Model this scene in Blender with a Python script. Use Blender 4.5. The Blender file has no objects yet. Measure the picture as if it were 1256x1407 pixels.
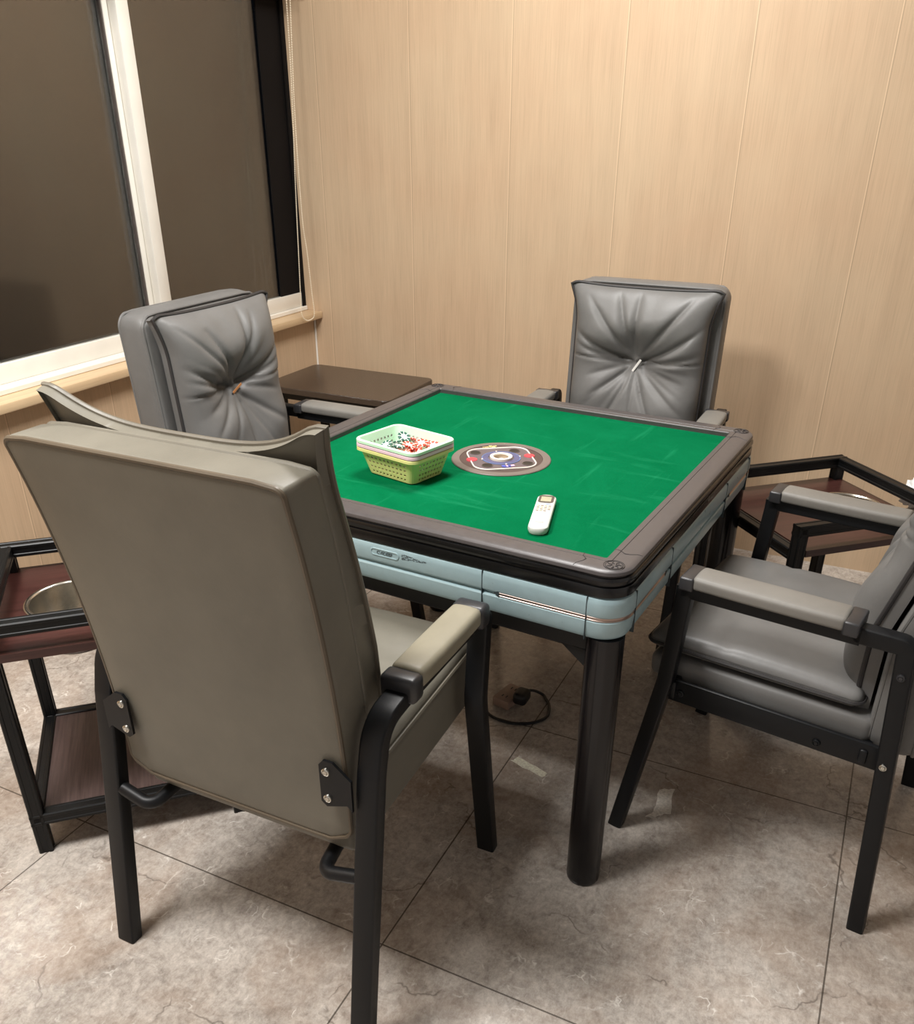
import bpy, bmesh, math, random
from mathutils import Vector, Matrix
PI = math.pi
sc = bpy.context.scene
COL = sc.collection
sc.view_settings.view_transform = 'Standard'
sc.view_settings.look = 'None'
sc.view_settings.gamma = 1
sc.view_settings.exposure = 0.0
sc.view_settings.use_curve_mapping = False

# ------------------------------------------------------------------ materials
def srgb(r, g, b):
    f = lambda c: (c / 12.92 if c <= .04045 else ((c + .055) / 1.055) ** 2.4)
    return (f(r / 255), f(g / 255), f(b / 255), 1)

class NT:
    def __init__(s, name):
        s.m = bpy.data.materials.new(name); s.m.use_nodes = True
        s.t = s.m.node_tree; s.n = s.t.nodes; s.l = s.t.links
        s.b = s.n['Principled BSDF']
    def add(s, typ, **kw):
        n = s.n.new(typ)
        for k, v in kw.items():
            if k in n.inputs.keys() if isinstance(k, str) else False: n.inputs[k].default_value = v
            else: setattr(n, k, v)
        return n
    def link(s, a, b): s.l.new(a, b)
    def coords(s, scale=(1, 1, 1), kind='Object', rot=(0, 0, 0)):
        tc = s.n.new('ShaderNodeTexCoord'); mp = s.n.new('ShaderNodeMapping')
        mp.inputs['Scale'].default_value = scale; mp.inputs['Rotation'].default_value = rot
        s.link(tc.outputs[kind], mp.inputs['Vector']); return mp.outputs[0]
    def noise(s, vec, scale, detail=4, rough=.5, dist=0):
        n = s.n.new('ShaderNodeTexNoise')
        n.inputs['Scale'].default_value = scale; n.inputs['Detail'].default_value = detail
        n.inputs['Roughness'].default_value = rough; n.inputs['Distortion'].default_value = dist
        if vec is not None: s.link(vec, n.inputs['Vector'])
        return n.outputs['Fac']
    def ramp(s, fac, stops):
        r = s.n.new('ShaderNodeValToRGB'); e = r.color_ramp.elements
        while len(e) < len(stops): e.new(.5)
        for k, (p, c) in zip(e, stops):
            k.position = p; k.color = c if len(c) == 4 else (*c, 1)
        s.link(fac, r.inputs[0]); return r.outputs[0]
    def mix(s, fac, a, b, mode='MIX'):
        n = s.n.new('ShaderNodeMix'); n.data_type = 'RGBA'; n.blend_type = mode
        for i, v in ((0, fac), (6, a), (7, b)):
            if isinstance(v, (int, float)): n.inputs[i].default_value = v
            elif isinstance(v, tuple): n.inputs[i].default_value = v
            else: s.link(v, n.inputs[i])
        return n.outputs[2]
    def math(s, op, a, b=None, c=None):
        n = s.n.new('ShaderNodeMath'); n.operation = op
        for i, v in enumerate((a, b, c)):
            if v is None: continue
            if isinstance(v, (int, float)): n.inputs[i].default_value = v
            else: s.link(v, n.inputs[i])
        return n.outputs[0]
    def sep(s, vec):
        n = s.n.new('ShaderNodeSeparateXYZ'); s.link(vec, n.inputs[0]); return n.outputs
    def bump(s, h, strength=.2, dist=.01, prev=None):
        b = s.n.new('ShaderNodeBump'); b.inputs['Strength'].default_value = strength
        b.inputs['Distance'].default_value = dist; s.link(h, b.inputs['Height'])
        if prev is not None: s.link(prev, b.inputs['Normal'])
        s.link(b.outputs[0], s.b.inputs['Normal']); return b.outputs[0]
    def set(s, color=None, rough=None, metal=None, spec=None):
        if color is not None:
            if isinstance(color, tuple): s.b.inputs['Base Color'].default_value = color
            else: s.link(color, s.b.inputs['Base Color'])
        if rough is not None:
            if isinstance(rough, (int, float)): s.b.inputs['Roughness'].default_value = rough
            else: s.link(rough, s.b.inputs['Roughness'])
        if metal is not None: s.b.inputs['Metallic'].default_value = metal
        if spec is not None: s.b.inputs['Specular IOR Level'].default_value = spec
        return s.m

def simple(name, col, rough=.5, metal=0, var=.08, scale=30, bump=0, spec=None):
    t = NT(name); v = t.coords()
    n = t.noise(v, scale, 4)
    d = tuple(c * (1 - var) for c in col[:3]) + (1,); u = tuple(min(1, c * (1 + var)) for c in col[:3]) + (1,)
    t.set(t.ramp(n, [(.3, d), (.7, u)]), None, metal, spec)
    r = t.math('MULTIPLY_ADD', n, .12, rough - .06); t.set(rough=r)
    if bump: t.bump(t.noise(v, scale * 8, 3), bump, .002)
    return t.m

def leather(name, col, rough=.42):
    t = NT(name); v = t.coords()
    big = t.noise(v, 6, 5, .6); fine = t.noise(v, 260, 3, .6)
    d = tuple(c * .88 for c in col[:3]) + (1,); u = tuple(c * 1.1 for c in col[:3]) + (1,)
    t.set(t.ramp(big, [(.3, d), (.7, u)]), t.math('MULTIPLY_ADD', big, .2, rough - .1), 0, .4)
    b = t.bump(t.noise(v, 14, 3, .5), .12, .012)
    t.bump(fine, .12, .0015, b)
    return t.m

def panel_mat(name, axis, offset, base):
    """vertical wood-print panels with a thin joint every 40 cm"""
    t = NT(name)
    g = t.n.new('ShaderNodeNewGeometry'); P = g.outputs['Position']
    mp = t.n.new('ShaderNodeMapping'); t.link(P, mp.inputs['Vector']); mp.inputs['Scale'].default_value = (1, 1, .02)
    fine = t.noise(mp.outputs[0], 260, 4, .65)
    mp2 = t.n.new('ShaderNodeMapping'); t.link(P, mp2.inputs['Vector']); mp2.inputs['Scale'].default_value = (1, 1, .07)
    wide = t.noise(mp2.outputs[0], 24, 4, .6)
    blot = t.noise(P, 2.2, 4, .6)
    sc_ = lambda k: tuple(min(1, c * k) for c in base[:3]) + (1,)
    c = t.ramp(fine, [(.3, sc_(.80)), (.5, sc_(1.0)), (.72, sc_(1.1))])
    c = t.mix(.35, c, t.ramp(wide, [(.35, sc_(.84)), (.65, sc_(1.1))]))
    c = t.mix(.15, c, t.ramp(blot, [(.35, srgb(190, 140, 105)), (.65, sc_(1.06))]))
    x = t.sep(P)[axis]
    u = t.math('DIVIDE', t.math('SUBTRACT', x, offset), .4)
    fr = t.math('SUBTRACT', u, t.math('ROUND', u))          # -.5 .. .5 around the joint
    d = t.math('ABSOLUTE', fr)
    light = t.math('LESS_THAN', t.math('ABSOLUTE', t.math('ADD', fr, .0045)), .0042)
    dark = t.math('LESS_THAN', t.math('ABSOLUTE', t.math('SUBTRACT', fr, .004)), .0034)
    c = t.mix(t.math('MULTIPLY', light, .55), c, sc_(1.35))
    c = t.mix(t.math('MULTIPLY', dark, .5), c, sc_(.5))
    t.set(c, t.math('MULTIPLY_ADD', fine, .15, .38), 0, .35)
    b = t.bump(fine, .06, .002)
    t.bump(t.math('LESS_THAN', d, .007), -.4, .002, b)
    return t.m

def floor_mat():
    t = NT('marble_tile'); g = t.n.new('ShaderNodeNewGeometry'); P = g.outputs['Position']
    big = t.noise(P, 1.7, 7, .62, .6); mid = t.noise(P, 7, 8, .7, .4); fine = t.noise(P, 60, 6, .75)
    c = t.ramp(big, [(.30, srgb(150, 138, 128)), (.48, srgb(184, 174, 163)), (.62, srgb(198, 189, 178)), (.78, srgb(160, 148, 137))])
    c = t.mix(.62, c, t.ramp(mid, [(.32, srgb(104, 93, 85)), (.5, srgb(182, 172, 162)), (.68, srgb(222, 215, 206))]))
    mpf = t.n.new('ShaderNodeMapping'); t.link(P, mpf.inputs['Vector']); mpf.inputs['Scale'].default_value = (1, .5, 1); mpf.inputs['Rotation'].default_value = (0, 0, .5)
    fine2 = t.noise(mpf.outputs[0], 130, 5, .8, .5)
    c = t.mix(.40, c, t.ramp(t.noise(P, 24, 8, .75, .8), [(.36, srgb(92, 82, 75)), (.64, srgb(230, 222, 212))]))
    c = t.mix(.26, c, t.ramp(fine, [(.36, srgb(96, 86, 78)), (.64, srgb(228, 220, 210))]))
    c = t.mix(.14, c, t.ramp(fine2, [(.38, srgb(92, 82, 75)), (.62, srgb(236, 229, 220))]))
    c = t.mix(t.math('MULTIPLY', t.ramp(t.noise(P, 2.6, 6, .65, .8), [(.46, (0, 0, 0, 1)), (.62, (1, 1, 1, 1))]), .35), c, srgb(150, 122, 98))
    wn = t.n.new('ShaderNodeTexNoise'); wn.inputs['Scale'].default_value = 4; wn.inputs['Detail'].default_value = 5; wn.inputs['Roughness'].default_value = .55
    t.link(P, wn.inputs['Vector'])
    add = t.n.new('ShaderNodeVectorMath'); add.operation = 'MULTIPLY_ADD'
    t.link(wn.outputs['Color'], add.inputs[0]); add.inputs[1].default_value = (.45, .30, .3); t.link(P, add.inputs[2])
    def vein(scale, th, mask_scale, lo, hi):
        v = t.n.new('ShaderNodeTexVoronoi'); v.feature = 'DISTANCE_TO_EDGE'; v.inputs['Scale'].default_value = scale
        t.link(add.outputs[0], v.inputs['Vector'])
        m = t.math('SUBTRACT', 1, t.math('MINIMUM', t.math('DIVIDE', v.outputs['Distance'], th), 1))
        k = t.ramp(t.noise(P, mask_scale, 4, .6), [(lo, (0, 0, 0, 1)), (hi, (1, 1, 1, 1))])
        return t.math('MULTIPLY', m, k)
    c = t.mix(t.math('MULTIPLY', vein(3.2, .012, 9, .54, .64), .5), c, srgb(230, 223, 213))
    c = t.mix(t.math('MULTIPLY', vein(16, .045, 17, .56, .66), .6), c, srgb(248, 244, 236))
    c = t.mix(t.math('MULTIPLY', vein(2.3, .010, 6, .50, .58), .6), c, srgb(70, 58, 50))
    xs = t.sep(P)
    def joint(ax, off):
        u = t.math('DIVIDE', t.math('SUBTRACT', xs[ax], off), .8)
        return t.math('LESS_THAN', t.math('ABSOLUTE', t.math('SUBTRACT', u, t.math('ROUND', u))), .0021)
    j = t.math('MAXIMUM', joint(0, .1143), joint(1, -.8241))
    c = t.mix(t.math('MULTIPLY', j, .8), c, srgb(62, 54, 46))
    t.set(c, t.math('MULTIPLY_ADD', mid, .16, .12), 0, .5)
    b = t.bump(mid, .05, .004); t.bump(j, -.25, .002, b)
    return t.m

def felt_mat():
    t = NT('green_felt'); v = t.coords()
    fine = t.noise(v, 700, 3, .7); big = t.noise(v, 5, 6, .7, .6)
    mp = t.coords((1.5, 8, 1), rot=(0, 0, .3)); streak = t.noise(mp, 2.4, 6, .6, .3)
    mp2 = t.coords((16, 1.1, 1), rot=(0, 0, .12)); streak2 = t.noise(mp2, 3, 5, .6, .3)
    c = t.ramp(fine, [(.3, srgb(0, 90, 52)), (.7, srgb(0, 112, 68))])
    c = t.mix(.35, c, t.ramp(big, [(.35, srgb(0, 82, 46)), (.68, srgb(14, 112, 72))]))
    c = t.mix(t.ramp(streak, [(.58, (0, 0, 0, 1)), (.80, (.36, .36, .36, 1))]), c, srgb(46, 158, 112))
    c = t.mix(t.ramp(streak2, [(.60, (0, 0, 0, 1)), (.82, (.26, .26, .26, 1))]), c, srgb(46, 158, 112))
    t.set(c, .95, 0, .03); t.bump(fine, .25, .002)
    return t.m

def wood_mat(name, dark, light, scale=1.0, rough=.35, axis=0):
    t = NT(name)
    s = [60, 60, 60]; s[axis] = 2.5
    v = t.coords(tuple(k * scale for k in s)); n = t.noise(v, 1.6, 5, .6, .3); big = t.noise(t.coords(), 5, 3)
    c = t.ramp(n, [(.3, dark), (.7, light)]); c = t.mix(.25, c, t.ramp(big, [(.3, dark), (.7, light)]))
    t.set(c, rough, 0, .5); t.bump(n, .08, .002)
    return t.m

M = {}
M['wallX'] = panel_mat('beige_wall_panel', 0, .207, srgb(199, 174, 144))
M['wallY'] = panel_mat('beige_wall_panel_left', 1, .22, srgb(199, 174, 144))
M['sill'] = wood_mat('pale_wood_sill', srgb(196, 166, 130), srgb(220, 194, 156), .7, .4, 1)
M['white_frame'] = simple('white_window_frame', srgb(232, 228, 218), .35, 0, .03, 12)
M['matte_black'] = simple('matte_black', srgb(24, 21, 20), .75, 0, .1, 10, spec=.1)
M['floor'] = floor_mat()
M['ceiling'] = simple('white_ceiling', srgb(196, 199, 203), .8, 0, .02, 6)
M['plaster'] = simple('pale_plaster', srgb(196, 198, 202), .8, 0, .03, 5)
M['felt'] = felt_mat()
M['rim'] = simple('dark_rim_plastic', srgb(78, 74, 74), .36, 0, .06, 60, .04)
M['rim_line'] = simple('rim_groove', srgb(46, 42, 42), .5)
M['gloss_black'] = simple('gloss_black', srgb(12, 12, 13), .25, 0, .02, 10)
M['blue'] = simple('blue_grey_metallic', srgb(158, 183, 189), .30, .10, .04, 60)
M['seam'] = simple('seam_dark', srgb(48, 58, 62), .6)
M['scuff'] = simple('scuff_dark', srgb(88, 100, 104), .6, 0, .4, 200)
M['chrome'] = simple('rose_chrome', srgb(176, 158, 150), .34, 1, .03, 20)
M['leg_gloss'] = simple('leg_gloss_black', srgb(16, 14, 16), .22, 0, .02, 10, 0, .4)
M['under'] = simple('under_black', srgb(16, 15, 15), .6)
M['black'] = simple('black_powder_coat', srgb(17, 18, 20), .42, 0, .1, 80, .06, .28)
M['capgrey'] = simple('dark_grey_plastic', srgb(46, 46, 48), .36)
M['steel_bolt'] = simple('steel_bolt', srgb(200, 198, 190), .25, 1)
M['leatherA'] = leather('olive_grey_leather', srgb(112, 108, 97), .48)
M['leatherA2'] = leather('dark_olive_leather', srgb(92, 82, 68))
M['padA'] = leather('khaki_arm_leather', srgb(140, 134, 116), .5)
M['leather'] = leather('grey_leather', srgb(108, 107, 105), .45)
M['pad'] = leather('pale_grey_arm_leather', srgb(122, 119, 113), .5)
M['piping'] = leather('dark_piping', srgb(52, 50, 50), .5)
M['pipingA'] = leather('olive_piping', srgb(98, 92, 80), .45)
M['stitch'] = simple('worn_stitching', srgb(196, 190, 176), .8)
M['tag_white'] = simple('white_tag', srgb(240, 238, 232), .7)
M['tag_orange'] = simple('orange_tag', srgb(206, 140, 84), .7)
M['wenge'] = wood_mat('wenge_board', srgb(48, 27, 24), srgb(78, 46, 41), 1.0, .30, 0)
M['wenge2'] = wood_mat('wenge_shelf', srgb(54, 40, 38), srgb(98, 80, 76), 1.6, .45, 1)
M['brown_top'] = simple('dark_brown_top', srgb(66, 55, 46), .24, 0, .06, 60)
M['alu_black'] = simple('black_profile', srgb(12, 13, 14), .40, 0, .03, 12, 0, .3)
M['steel'] = simple('brushed_steel', srgb(205, 200, 190), .24, 1, .05, 40)
M['mint'] = simple('mint_plastic', srgb(206, 240, 208), .4, 0, .02, 10)
M['pink'] = simple('pink_plastic', srgb(236, 200, 212), .4, 0, .02, 10)
M['yellow'] = simple('yellow_green_plastic', srgb(224, 220, 142), .4, 0, .03, 10)
M['chip_red'] = simple('chip_red', srgb(216, 72, 50), .4)
M['chip_green'] = simple('chip_green', srgb(40, 92, 78), .4)
M['chip_white'] = simple('chip_white', srgb(238, 236, 228), .4)
M['chip_black'] = simple('chip_black', srgb(30, 30, 30), .4)
M['remote'] = simple('remote_white', srgb(208, 208, 203), .3, 0, .02, 20)
M['lcd'] = simple('lcd_grey', srgb(172, 168, 142), .2)
M['lcd_frame'] = simple('lcd_frame', srgb(84, 76, 72), .3)
M['print'] = simple('print_grey', srgb(140, 124, 108), .6)
M['print_blue'] = simple('print_blue', srgb(100, 126, 176), .6)
M['disc_grey'] = simple('disc_taupe', srgb(112, 102, 96), .4, 0, .05, 60)
M['disc_brown'] = simple('disc_brown', srgb(74, 60, 58), .4, 0, .12, 120)
M['disc_inner'] = simple('disc_plum', srgb(98, 88, 92), .35, 0, .08, 90)
M['white_line'] = simple('white_line', srgb(238, 228, 216), .4)
M['disc_blue'] = simple('disc_blue', srgb(84, 86, 122), .35)
M['red_btn'] = simple('red_button', srgb(222, 70, 80), .35)
M['gold'] = simple('gold_print', srgb(226, 208, 140), .4)
M['blue_print'] = simple('blue_print', srgb(84, 96, 190), .5)
M['pink_print'] = simple('pink_print', srgb(220, 180, 214), .5)
M['cable'] = simple('black_cable', srgb(14, 14, 15), .5)
M['strip'] = simple('beige_strip', srgb(150, 126, 112), .5)
M['tissue'] = simple('tissue', srgb(240, 240, 238), .9)
M['tape'] = simple('old_tape', srgb(242, 234, 214), .8, 0, .22, 160)
M['tape2'] = simple('old_tape_grey', srgb(232, 226, 216), .8, 0, .2, 160)
M['bead'] = simple('bead_cream', srgb(236, 222, 196), .4)
def glass_mat():
    t = NT('window_glass'); b = t.b
    b.inputs['Base Color'].default_value = (.9, .92, .92, 1); b.inputs['Roughness'].default_value = 0.03
    b.inputs['Transmission Weight'].default_value = 1; b.inputs['IOR'].default_value = 1.55
    n = t.noise(t.coords((1, 1, .2)), 3, 4)
    t.set(rough=t.math('MULTIPLY_ADD', n, .06, .02))
    return t.m
M['glass'] = glass_mat()

# ------------------------------------------------------------------ mesh helpers
def bm_new(): return bmesh.new()

def obj(name, bm, mats, parent=None, smooth=True, angle=40, loc=None):
    me = bpy.data.meshes.new(name)
    bmesh.ops.recalc_face_normals(bm, faces=bm.faces)
    bm.to_mesh(me); bm.free()
    if not isinstance(mats, (list, tuple)): mats = [mats]
    for m in mats: me.materials.append(m)
    if smooth:
        for p in me.polygons: p.use_smooth = True
        try: me.set_sharp_from_angle(angle=math.radians(angle))
        except Exception: pass
    o = bpy.data.objects.new(name, me); COL.objects.link(o)
    if parent is not None: o.parent = parent
    if loc is not None: o.location = loc
    return o

def tag(o, label=None, cat=None, group=None, kind=None):
    if label: o['label'] = label
    if cat: o['category'] = cat
    if group: o['group'] = group
    if kind: o['kind'] = kind
    return o

def empty(name, label, cat, loc=(0, 0, 0), rz=0, group=None):
    o = bpy.data.objects.new(name, None); COL.objects.link(o)
    o.location = loc; o.rotation_euler = (0, 0, rz); o.empty_display_size = .1
    return tag(o, label, cat, group)

def add_box(bm, x0, x1, y0, y1, z0, z1, bev=0, seg=2, mat=0, M_=None):
    r = bmesh.ops.create_cube(bm, size=1)
    vs = r['verts']
    for v in vs:
        v.co = Vector(((x0 + x1) / 2 + v.co.x * (x1 - x0), (y0 + y1) / 2 + v.co.y * (y1 - y0), (z0 + z1) / 2 + v.co.z * (z1 - z0)))
    fs = list({f for v in vs for f in v.link_faces})
    if bev:
        es = list({e for f in fs for e in f.edges})
        rr = bmesh.ops.bevel(bm, geom=es, offset=bev, segments=seg, profile=.5, affect='EDGES')
        vs = list({v for f in rr['faces'] for v in f.verts} | {v for v in vs if v.is_valid})
        fs = list({f for v in vs for f in v.link_faces})
    for f in fs: f.material_index = mat
    if M_ is not None: bmesh.ops.transform(bm, matrix=M_, verts=vs)
    return vs

def rrect(w, h, r, n=3):
    pts = []
    for cx, cy, a0 in ((w / 2 - r, h / 2 - r, 0), (-w / 2 + r, h / 2 - r, 90), (-w / 2 + r, -h / 2 + r, 180), (w / 2 - r, -h / 2 + r, 270)):
        for i in range(n + 1):
            a = math.radians(a0 + 90 * i / n); pts.append((cx + r * math.cos(a), cy + r * math.sin(a)))
    return pts

def circ(r, n=12): return [(r * math.cos(2 * PI * i / n), r * math.sin(2 * PI * i / n)) for i in range(n)]

def fillet(P, R, n=6):
    """round the inner corners of a polyline; R: radius per inner corner (or one number)"""
    two = len(P[0]) == 2
    P = [Vector((*p, 0)) if two else Vector(p) for p in P]; out = [P[0]]
    for i in range(1, len(P) - 1):
        r = R[i - 1] if isinstance(R, (list, tuple)) else R
        a, b, c = P[i - 1], P[i], P[i + 1]
        u = (a - b).normalized(); v = (c - b).normalized()
        ang = u.angle(v)
        if r <= 0 or ang > PI - .01: out.append(b); continue
        t = r / math.tan(ang / 2); t = min(t, .49 * (a - b).length, .49 * (c - b).length); r = t * math.tan(ang / 2)
        ctr = b + (u + v).normalized() * (r / math.sin(ang / 2))
        s = b + u * t - ctr; e = b + v * t - ctr
        tot = s.angle(e); ax = s.cross(e).normalized()
        for k in range(n + 1): out.append(ctr + Matrix.Rotation(tot * k / n, 3, ax) @ s)
    out.append(P[-1]); return [p.xy for p in out] if two else out

def sweep(bm, path, sec, side=None, closed=False, cap=True, mat=0):
    """sec: (a along side, b along normal).  side: fixed vector, or None for a free frame"""
    path = [Vector(p) for p in path]; n = len(path); rings = []; prevS = None
    for i, p in enumerate(path):
        a = path[i - 1] if (i > 0 or closed) else path[i]; c = path[(i + 1) % n] if (i < n - 1 or closed) else path[i]
        t1 = (p - a); t2 = (c - p)
        if t1.length < 1e-9: t1 = t2
        if t2.length < 1e-9: t2 = t1
        t1 = t1.normalized(); t2 = t2.normalized(); t = (t1 + t2).normalized()
        k = 1 / max(.3, t.dot(t1))
        if side is not None: s = Vector(side)
        else:
            if prevS is None:
                s = Vector((0, 0, 1)).cross(t)
                if s.length < 1e-3: s = Vector((1, 0, 0)).cross(t)
                s.normalize()
            else:
                s = prevS - t * prevS.dot(t); s.normalize()
            prevS = s
        nn = t.cross(s)
        if nn.length < 1e-6: nn = Vector((0, 0, 1))
        nn = nn.normalized()
        if side is None: k = 1
        rings.append([bm.verts.new(p + s * x + nn * y * k) for x, y in sec])
    m = len(sec)
    for i in range(n if closed else n - 1):
        A, B = rings[i], rings[(i + 1) % n]
        for j in range(m):
            f = bm.faces.new((A[j], A[(j + 1) % m], B[(j + 1) % m], B[j])); f.material_index = mat
    if cap and not closed:
        f = bm.faces.new(list(reversed(rings[0]))); f.material_index = mat
        f = bm.faces.new(rings[-1]); f.material_index = mat
    return rings

def lathe(bm, prof, n=32, mat=0, c=(0, 0), close=True):
    rings = []
    for r, z in prof:
        if r < 1e-6: rings.append([bm.verts.new((c[0], c[1], z))])
        else: rings.append([bm.verts.new((c[0] + r * math.cos(2 * PI * i / n), c[1] + r * math.sin(2 * PI * i / n), z)) for i in range(n)])
    for A, B in zip(rings, rings[1:]):
        for i in range(n):
            j = (i + 1) % n
            if len(A) == 1 and len(B) == 1: continue
            if len(A) == 1: f = bm.faces.new((A[0], B[j], B[i]))
            elif len(B) == 1: f = bm.faces.new((A[i], A[j], B[0]))
            else: f = bm.faces.new((A[i], A[j], B[j], B[i]))
            f.material_index = mat
    return rings

def rsq(hx, hy, r, n=8):
    pts = []
    for sx, sy, a0 in ((1, 1, 0), (-1, 1, 90), (-1, -1, 180), (1, -1, 270)):
        for i in range(n + 1):
            a = math.radians(a0 + 90 * i / n)
            pts.append((sx * (hx - r) + r * math.cos(a), sy * (hy - r) + r * math.sin(a)))
    return pts

def ring_loft(bm, prof, n=10, mat=0, closed=False):
    """prof: (half, radius, z) or (hx, hy, radius, z)"""
    loops = []
    for p in prof:
        hx, hy, r, z = p if len(p) == 4 else (p[0], p[0], p[1], p[2])
        loops.append([bm.verts.new((x, y, z)) for x, y in rsq(hx, hy, max(r, .0005), n)])
    m = len(loops[0]); L = len(loops)
    for k in range(L if closed else L - 1):
        A, B = loops[k], loops[(k + 1) % L]
        for i in range(m):
            f = bm.faces.new((A[i], A[(i + 1) % m], B[(i + 1) % m], B[i])); f.material_index = mat
    return loops

def cap(bm, loop, mat=0):
    f = bm.faces.new(loop); f.material_index = mat; return f

def soft_box(bm, sx, sy, sz, r, n=(10, 10, 4), fn=None, c=(0, 0, 0), mat=0):
    """rounded box made of a fine grid, optional displacement fn(p) -> p"""
    verts = {}
    def V(p):
        k = tuple(round(q, 5) for q in p)
        if k not in verts:
            v = Vector(p); h = Vector((sx / 2, sy / 2, sz / 2))
            core = Vector([max(-(h[i] - r), min(h[i] - r, v[i])) for i in range(3)])
            d = v - core
            if d.length > 1e-9: v = core + d.normalized() * min(r, d.length if d.length < r else r)
            if fn: v = fn(v)
            verts[k] = bm.verts.new(v + Vector(c))
        return verts[k]
    dims = (sx, sy, sz)
    for ax in range(3):
        u, w = [(1, 2), (2, 0), (0, 1)][ax]
        # sample denser near the rounded edges
        def samples(d, k):
            out = [-d / 2, -d / 2 + r * .3, -d / 2 + r * .65]
            out += [-d / 2 + r + (d - 2 * r) * i / k for i in range(k + 1)]
            out += [d / 2 - r * .65, d / 2 - r * .3, d / 2]
            return out
        U = samples(dims[u], n[u]); W = samples(dims[w], n[w])
        for s in (-1, 1):
            for i in range(len(U) - 1):
                for j in range(len(W) - 1):
                    q = []
                    for a, b in ((U[i], W[j]), (U[i + 1], W[j]), (U[i + 1], W[j + 1]), (U[i], W[j + 1])):
                        p = [0, 0, 0]; p[ax] = s * dims[ax] / 2; p[u] = a; p[w] = b; q.append(V(p))
                    if len(set(q)) >= 3:
                        try:
                            f = bm.faces.new(q if s > 0 else q[::-1]); f.material_index = mat
                        except ValueError: pass

def bolt(bm, p, nrm, r=.007, h=.003, mat=0):
    nrm = Vector(nrm).normalized(); q = nrm.to_track_quat('Z', 'Y').to_matrix().to_4x4(); q.translation = Vector(p)
    b2 = bmesh.new(); lathe(b2, [(0, h), (r * .45, h), (r * .5, h * .6), (r * .62, h * .95), (r * .9, h * .7), (r, 0), (r, -.004)], 16, mat)
    bmesh.ops.transform(b2, matrix=q, verts=b2.verts)
    me = bpy.data.meshes.new('t'); b2.to_mesh(me); b2.free(); bm.from_mesh(me); bpy.data.meshes.remove(me)

def text_bm(s, size, extrude, align='CENTER'):
    cu = bpy.data.curves.new('t', 'FONT'); cu.body = s; cu.size = size; cu.extrude = extrude
    cu.align_x = align; cu.align_y = 'CENTER'
    o = bpy.data.objects.new('t', cu); COL.objects.link(o)
    dg = bpy.context.evaluated_depsgraph_get(); me = bpy.data.meshes.new_from_object(o.evaluated_get(dg))
    bpy.data.objects.remove(o); bpy.data.curves.remove(cu)
    bm = bmesh.new(); bm.from_mesh(me); bpy.data.meshes.remove(me)
    return bm

# ------------------------------------------------------------------ room
WX, WY, H = -1.483, 1.40, 2.75      # left wall plane, back wall plane, ceiling
RX, FY = 2.7, -3.6
def slab(name, mat, *b):
    bm = bm_new(); add_box(bm, *b); return tag(obj(name, bm, mat, smooth=False), kind='structure')
slab('floor', M['floor'], WX - .25, RX + .1, FY - .1, WY + .1, -.08, 0)
slab('ceiling', M['ceiling'], WX - .25, RX + .1, FY - .1, WY + .1, H, H + .08)
slab('wall_back', M['wallX'], WX - .09, RX + .1, WY, WY + .1, 0, H)
slab('wall_right', M['plaster'], RX, RX + .1, FY, WY, 0, H)
slab('wall_front', M['plaster'], WX - .25, RX + .1, FY - .1, FY, 0, H)
WY0, ZS, ZT = -1.25, .708, 1.893     # window opening: near end, bottom, top
bm = bm_new()
add_box(bm, WX - .2, WX, FY, WY, 0, ZS)
add_box(bm, WX - .2, WX, FY, WY, ZT, H)
add_box(bm, WX - .2, WX, FY, WY0, ZS, ZT)
tag(obj('wall_left', bm, M['wallY'], smooth=False), kind='structure')
# ledge below the window
bm = bm_new()
add_box(bm, WX - .2, -1.438, WY0, WY - .002, .712, .740, .004, 2)
tag(obj('trim_1', bm, M['sill'], angle=30), kind='structure')
bm = bm_new(); sweep(bm, [(WX + .003, WY - .003, 0), (WX + .003, WY - .003, .708)], circ(.004, 8))
tag(obj('trim_2', bm, M['white_frame']), kind='structure')

win = bpy.data.objects.new('window_1', None); COL.objects.link(win); win.location = (0, 0, 0); win['kind'] = 'structure'
F = -1.525
bm = bm_new()
add_box(bm, F - .10, F + .012, WY0, WY - .001, .7405, .757, .002, 1)       # track
add_box(bm, F - .10, F + .004, WY0, WY - .001, ZT - .035, ZT, .002, 1)     # head
obj('window_frame', bm, M['white_frame'], win, angle=30)
def sash(y0, y1, f, stile_l, stile_r, bot=.06, top=.05):
    bm = bm_new()
    z0, z1 = .757, ZT - .035
    add_box(bm, f - .034, f, y0, y1, z0, z0 + bot, .003, 2)
    add_box(bm, f - .034, f, y0, y1, z1 - top, z1, .003, 2)
    if stile_l: add_box(bm, f - .034, f, y0, y0 + stile_l, z0, z1, .003, 2)
    if stile_r: add_box(bm, f - .034, f, y1 - stile_r, y1, z0, z1, .003, 2)
    s = obj('sash', bm, M['white_frame'], win, angle=30)
    b2 = bm_new(); add_box(b2, f - .030, f - .026, y0 + stile_l * .8, y1 - stile_r * .8, z0 + bot * .8, z1 - top * .8)
    obj('window_pane', b2, M['glass'], s, smooth=False)
    b2 = bm_new(); add_box(b2, f - .019, f - .014, y0 + stile_l * .8, y1 - stile_r * .8, z0 + bot * .8, z1 - top * .8)
    obj('window_pane', b2, M['glass'], s, smooth=False)
    return s
sash(.552, WY - .002, F, .052, .0, .056, .018)          # right sash, in front
sash(-.42, .604, F - .036, .05, .070, .056, .05)        # middle sash on the rear track
sash(WY0 + .01, -.36, F, .05, .05, .056, .05)
bm = bm_new()
add_box(bm, F - .052, F - .040, .528, .536, .81, ZT - .08, 0)
obj('glazing_seal', bm, M['lcd_frame'], win, smooth=False)
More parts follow.
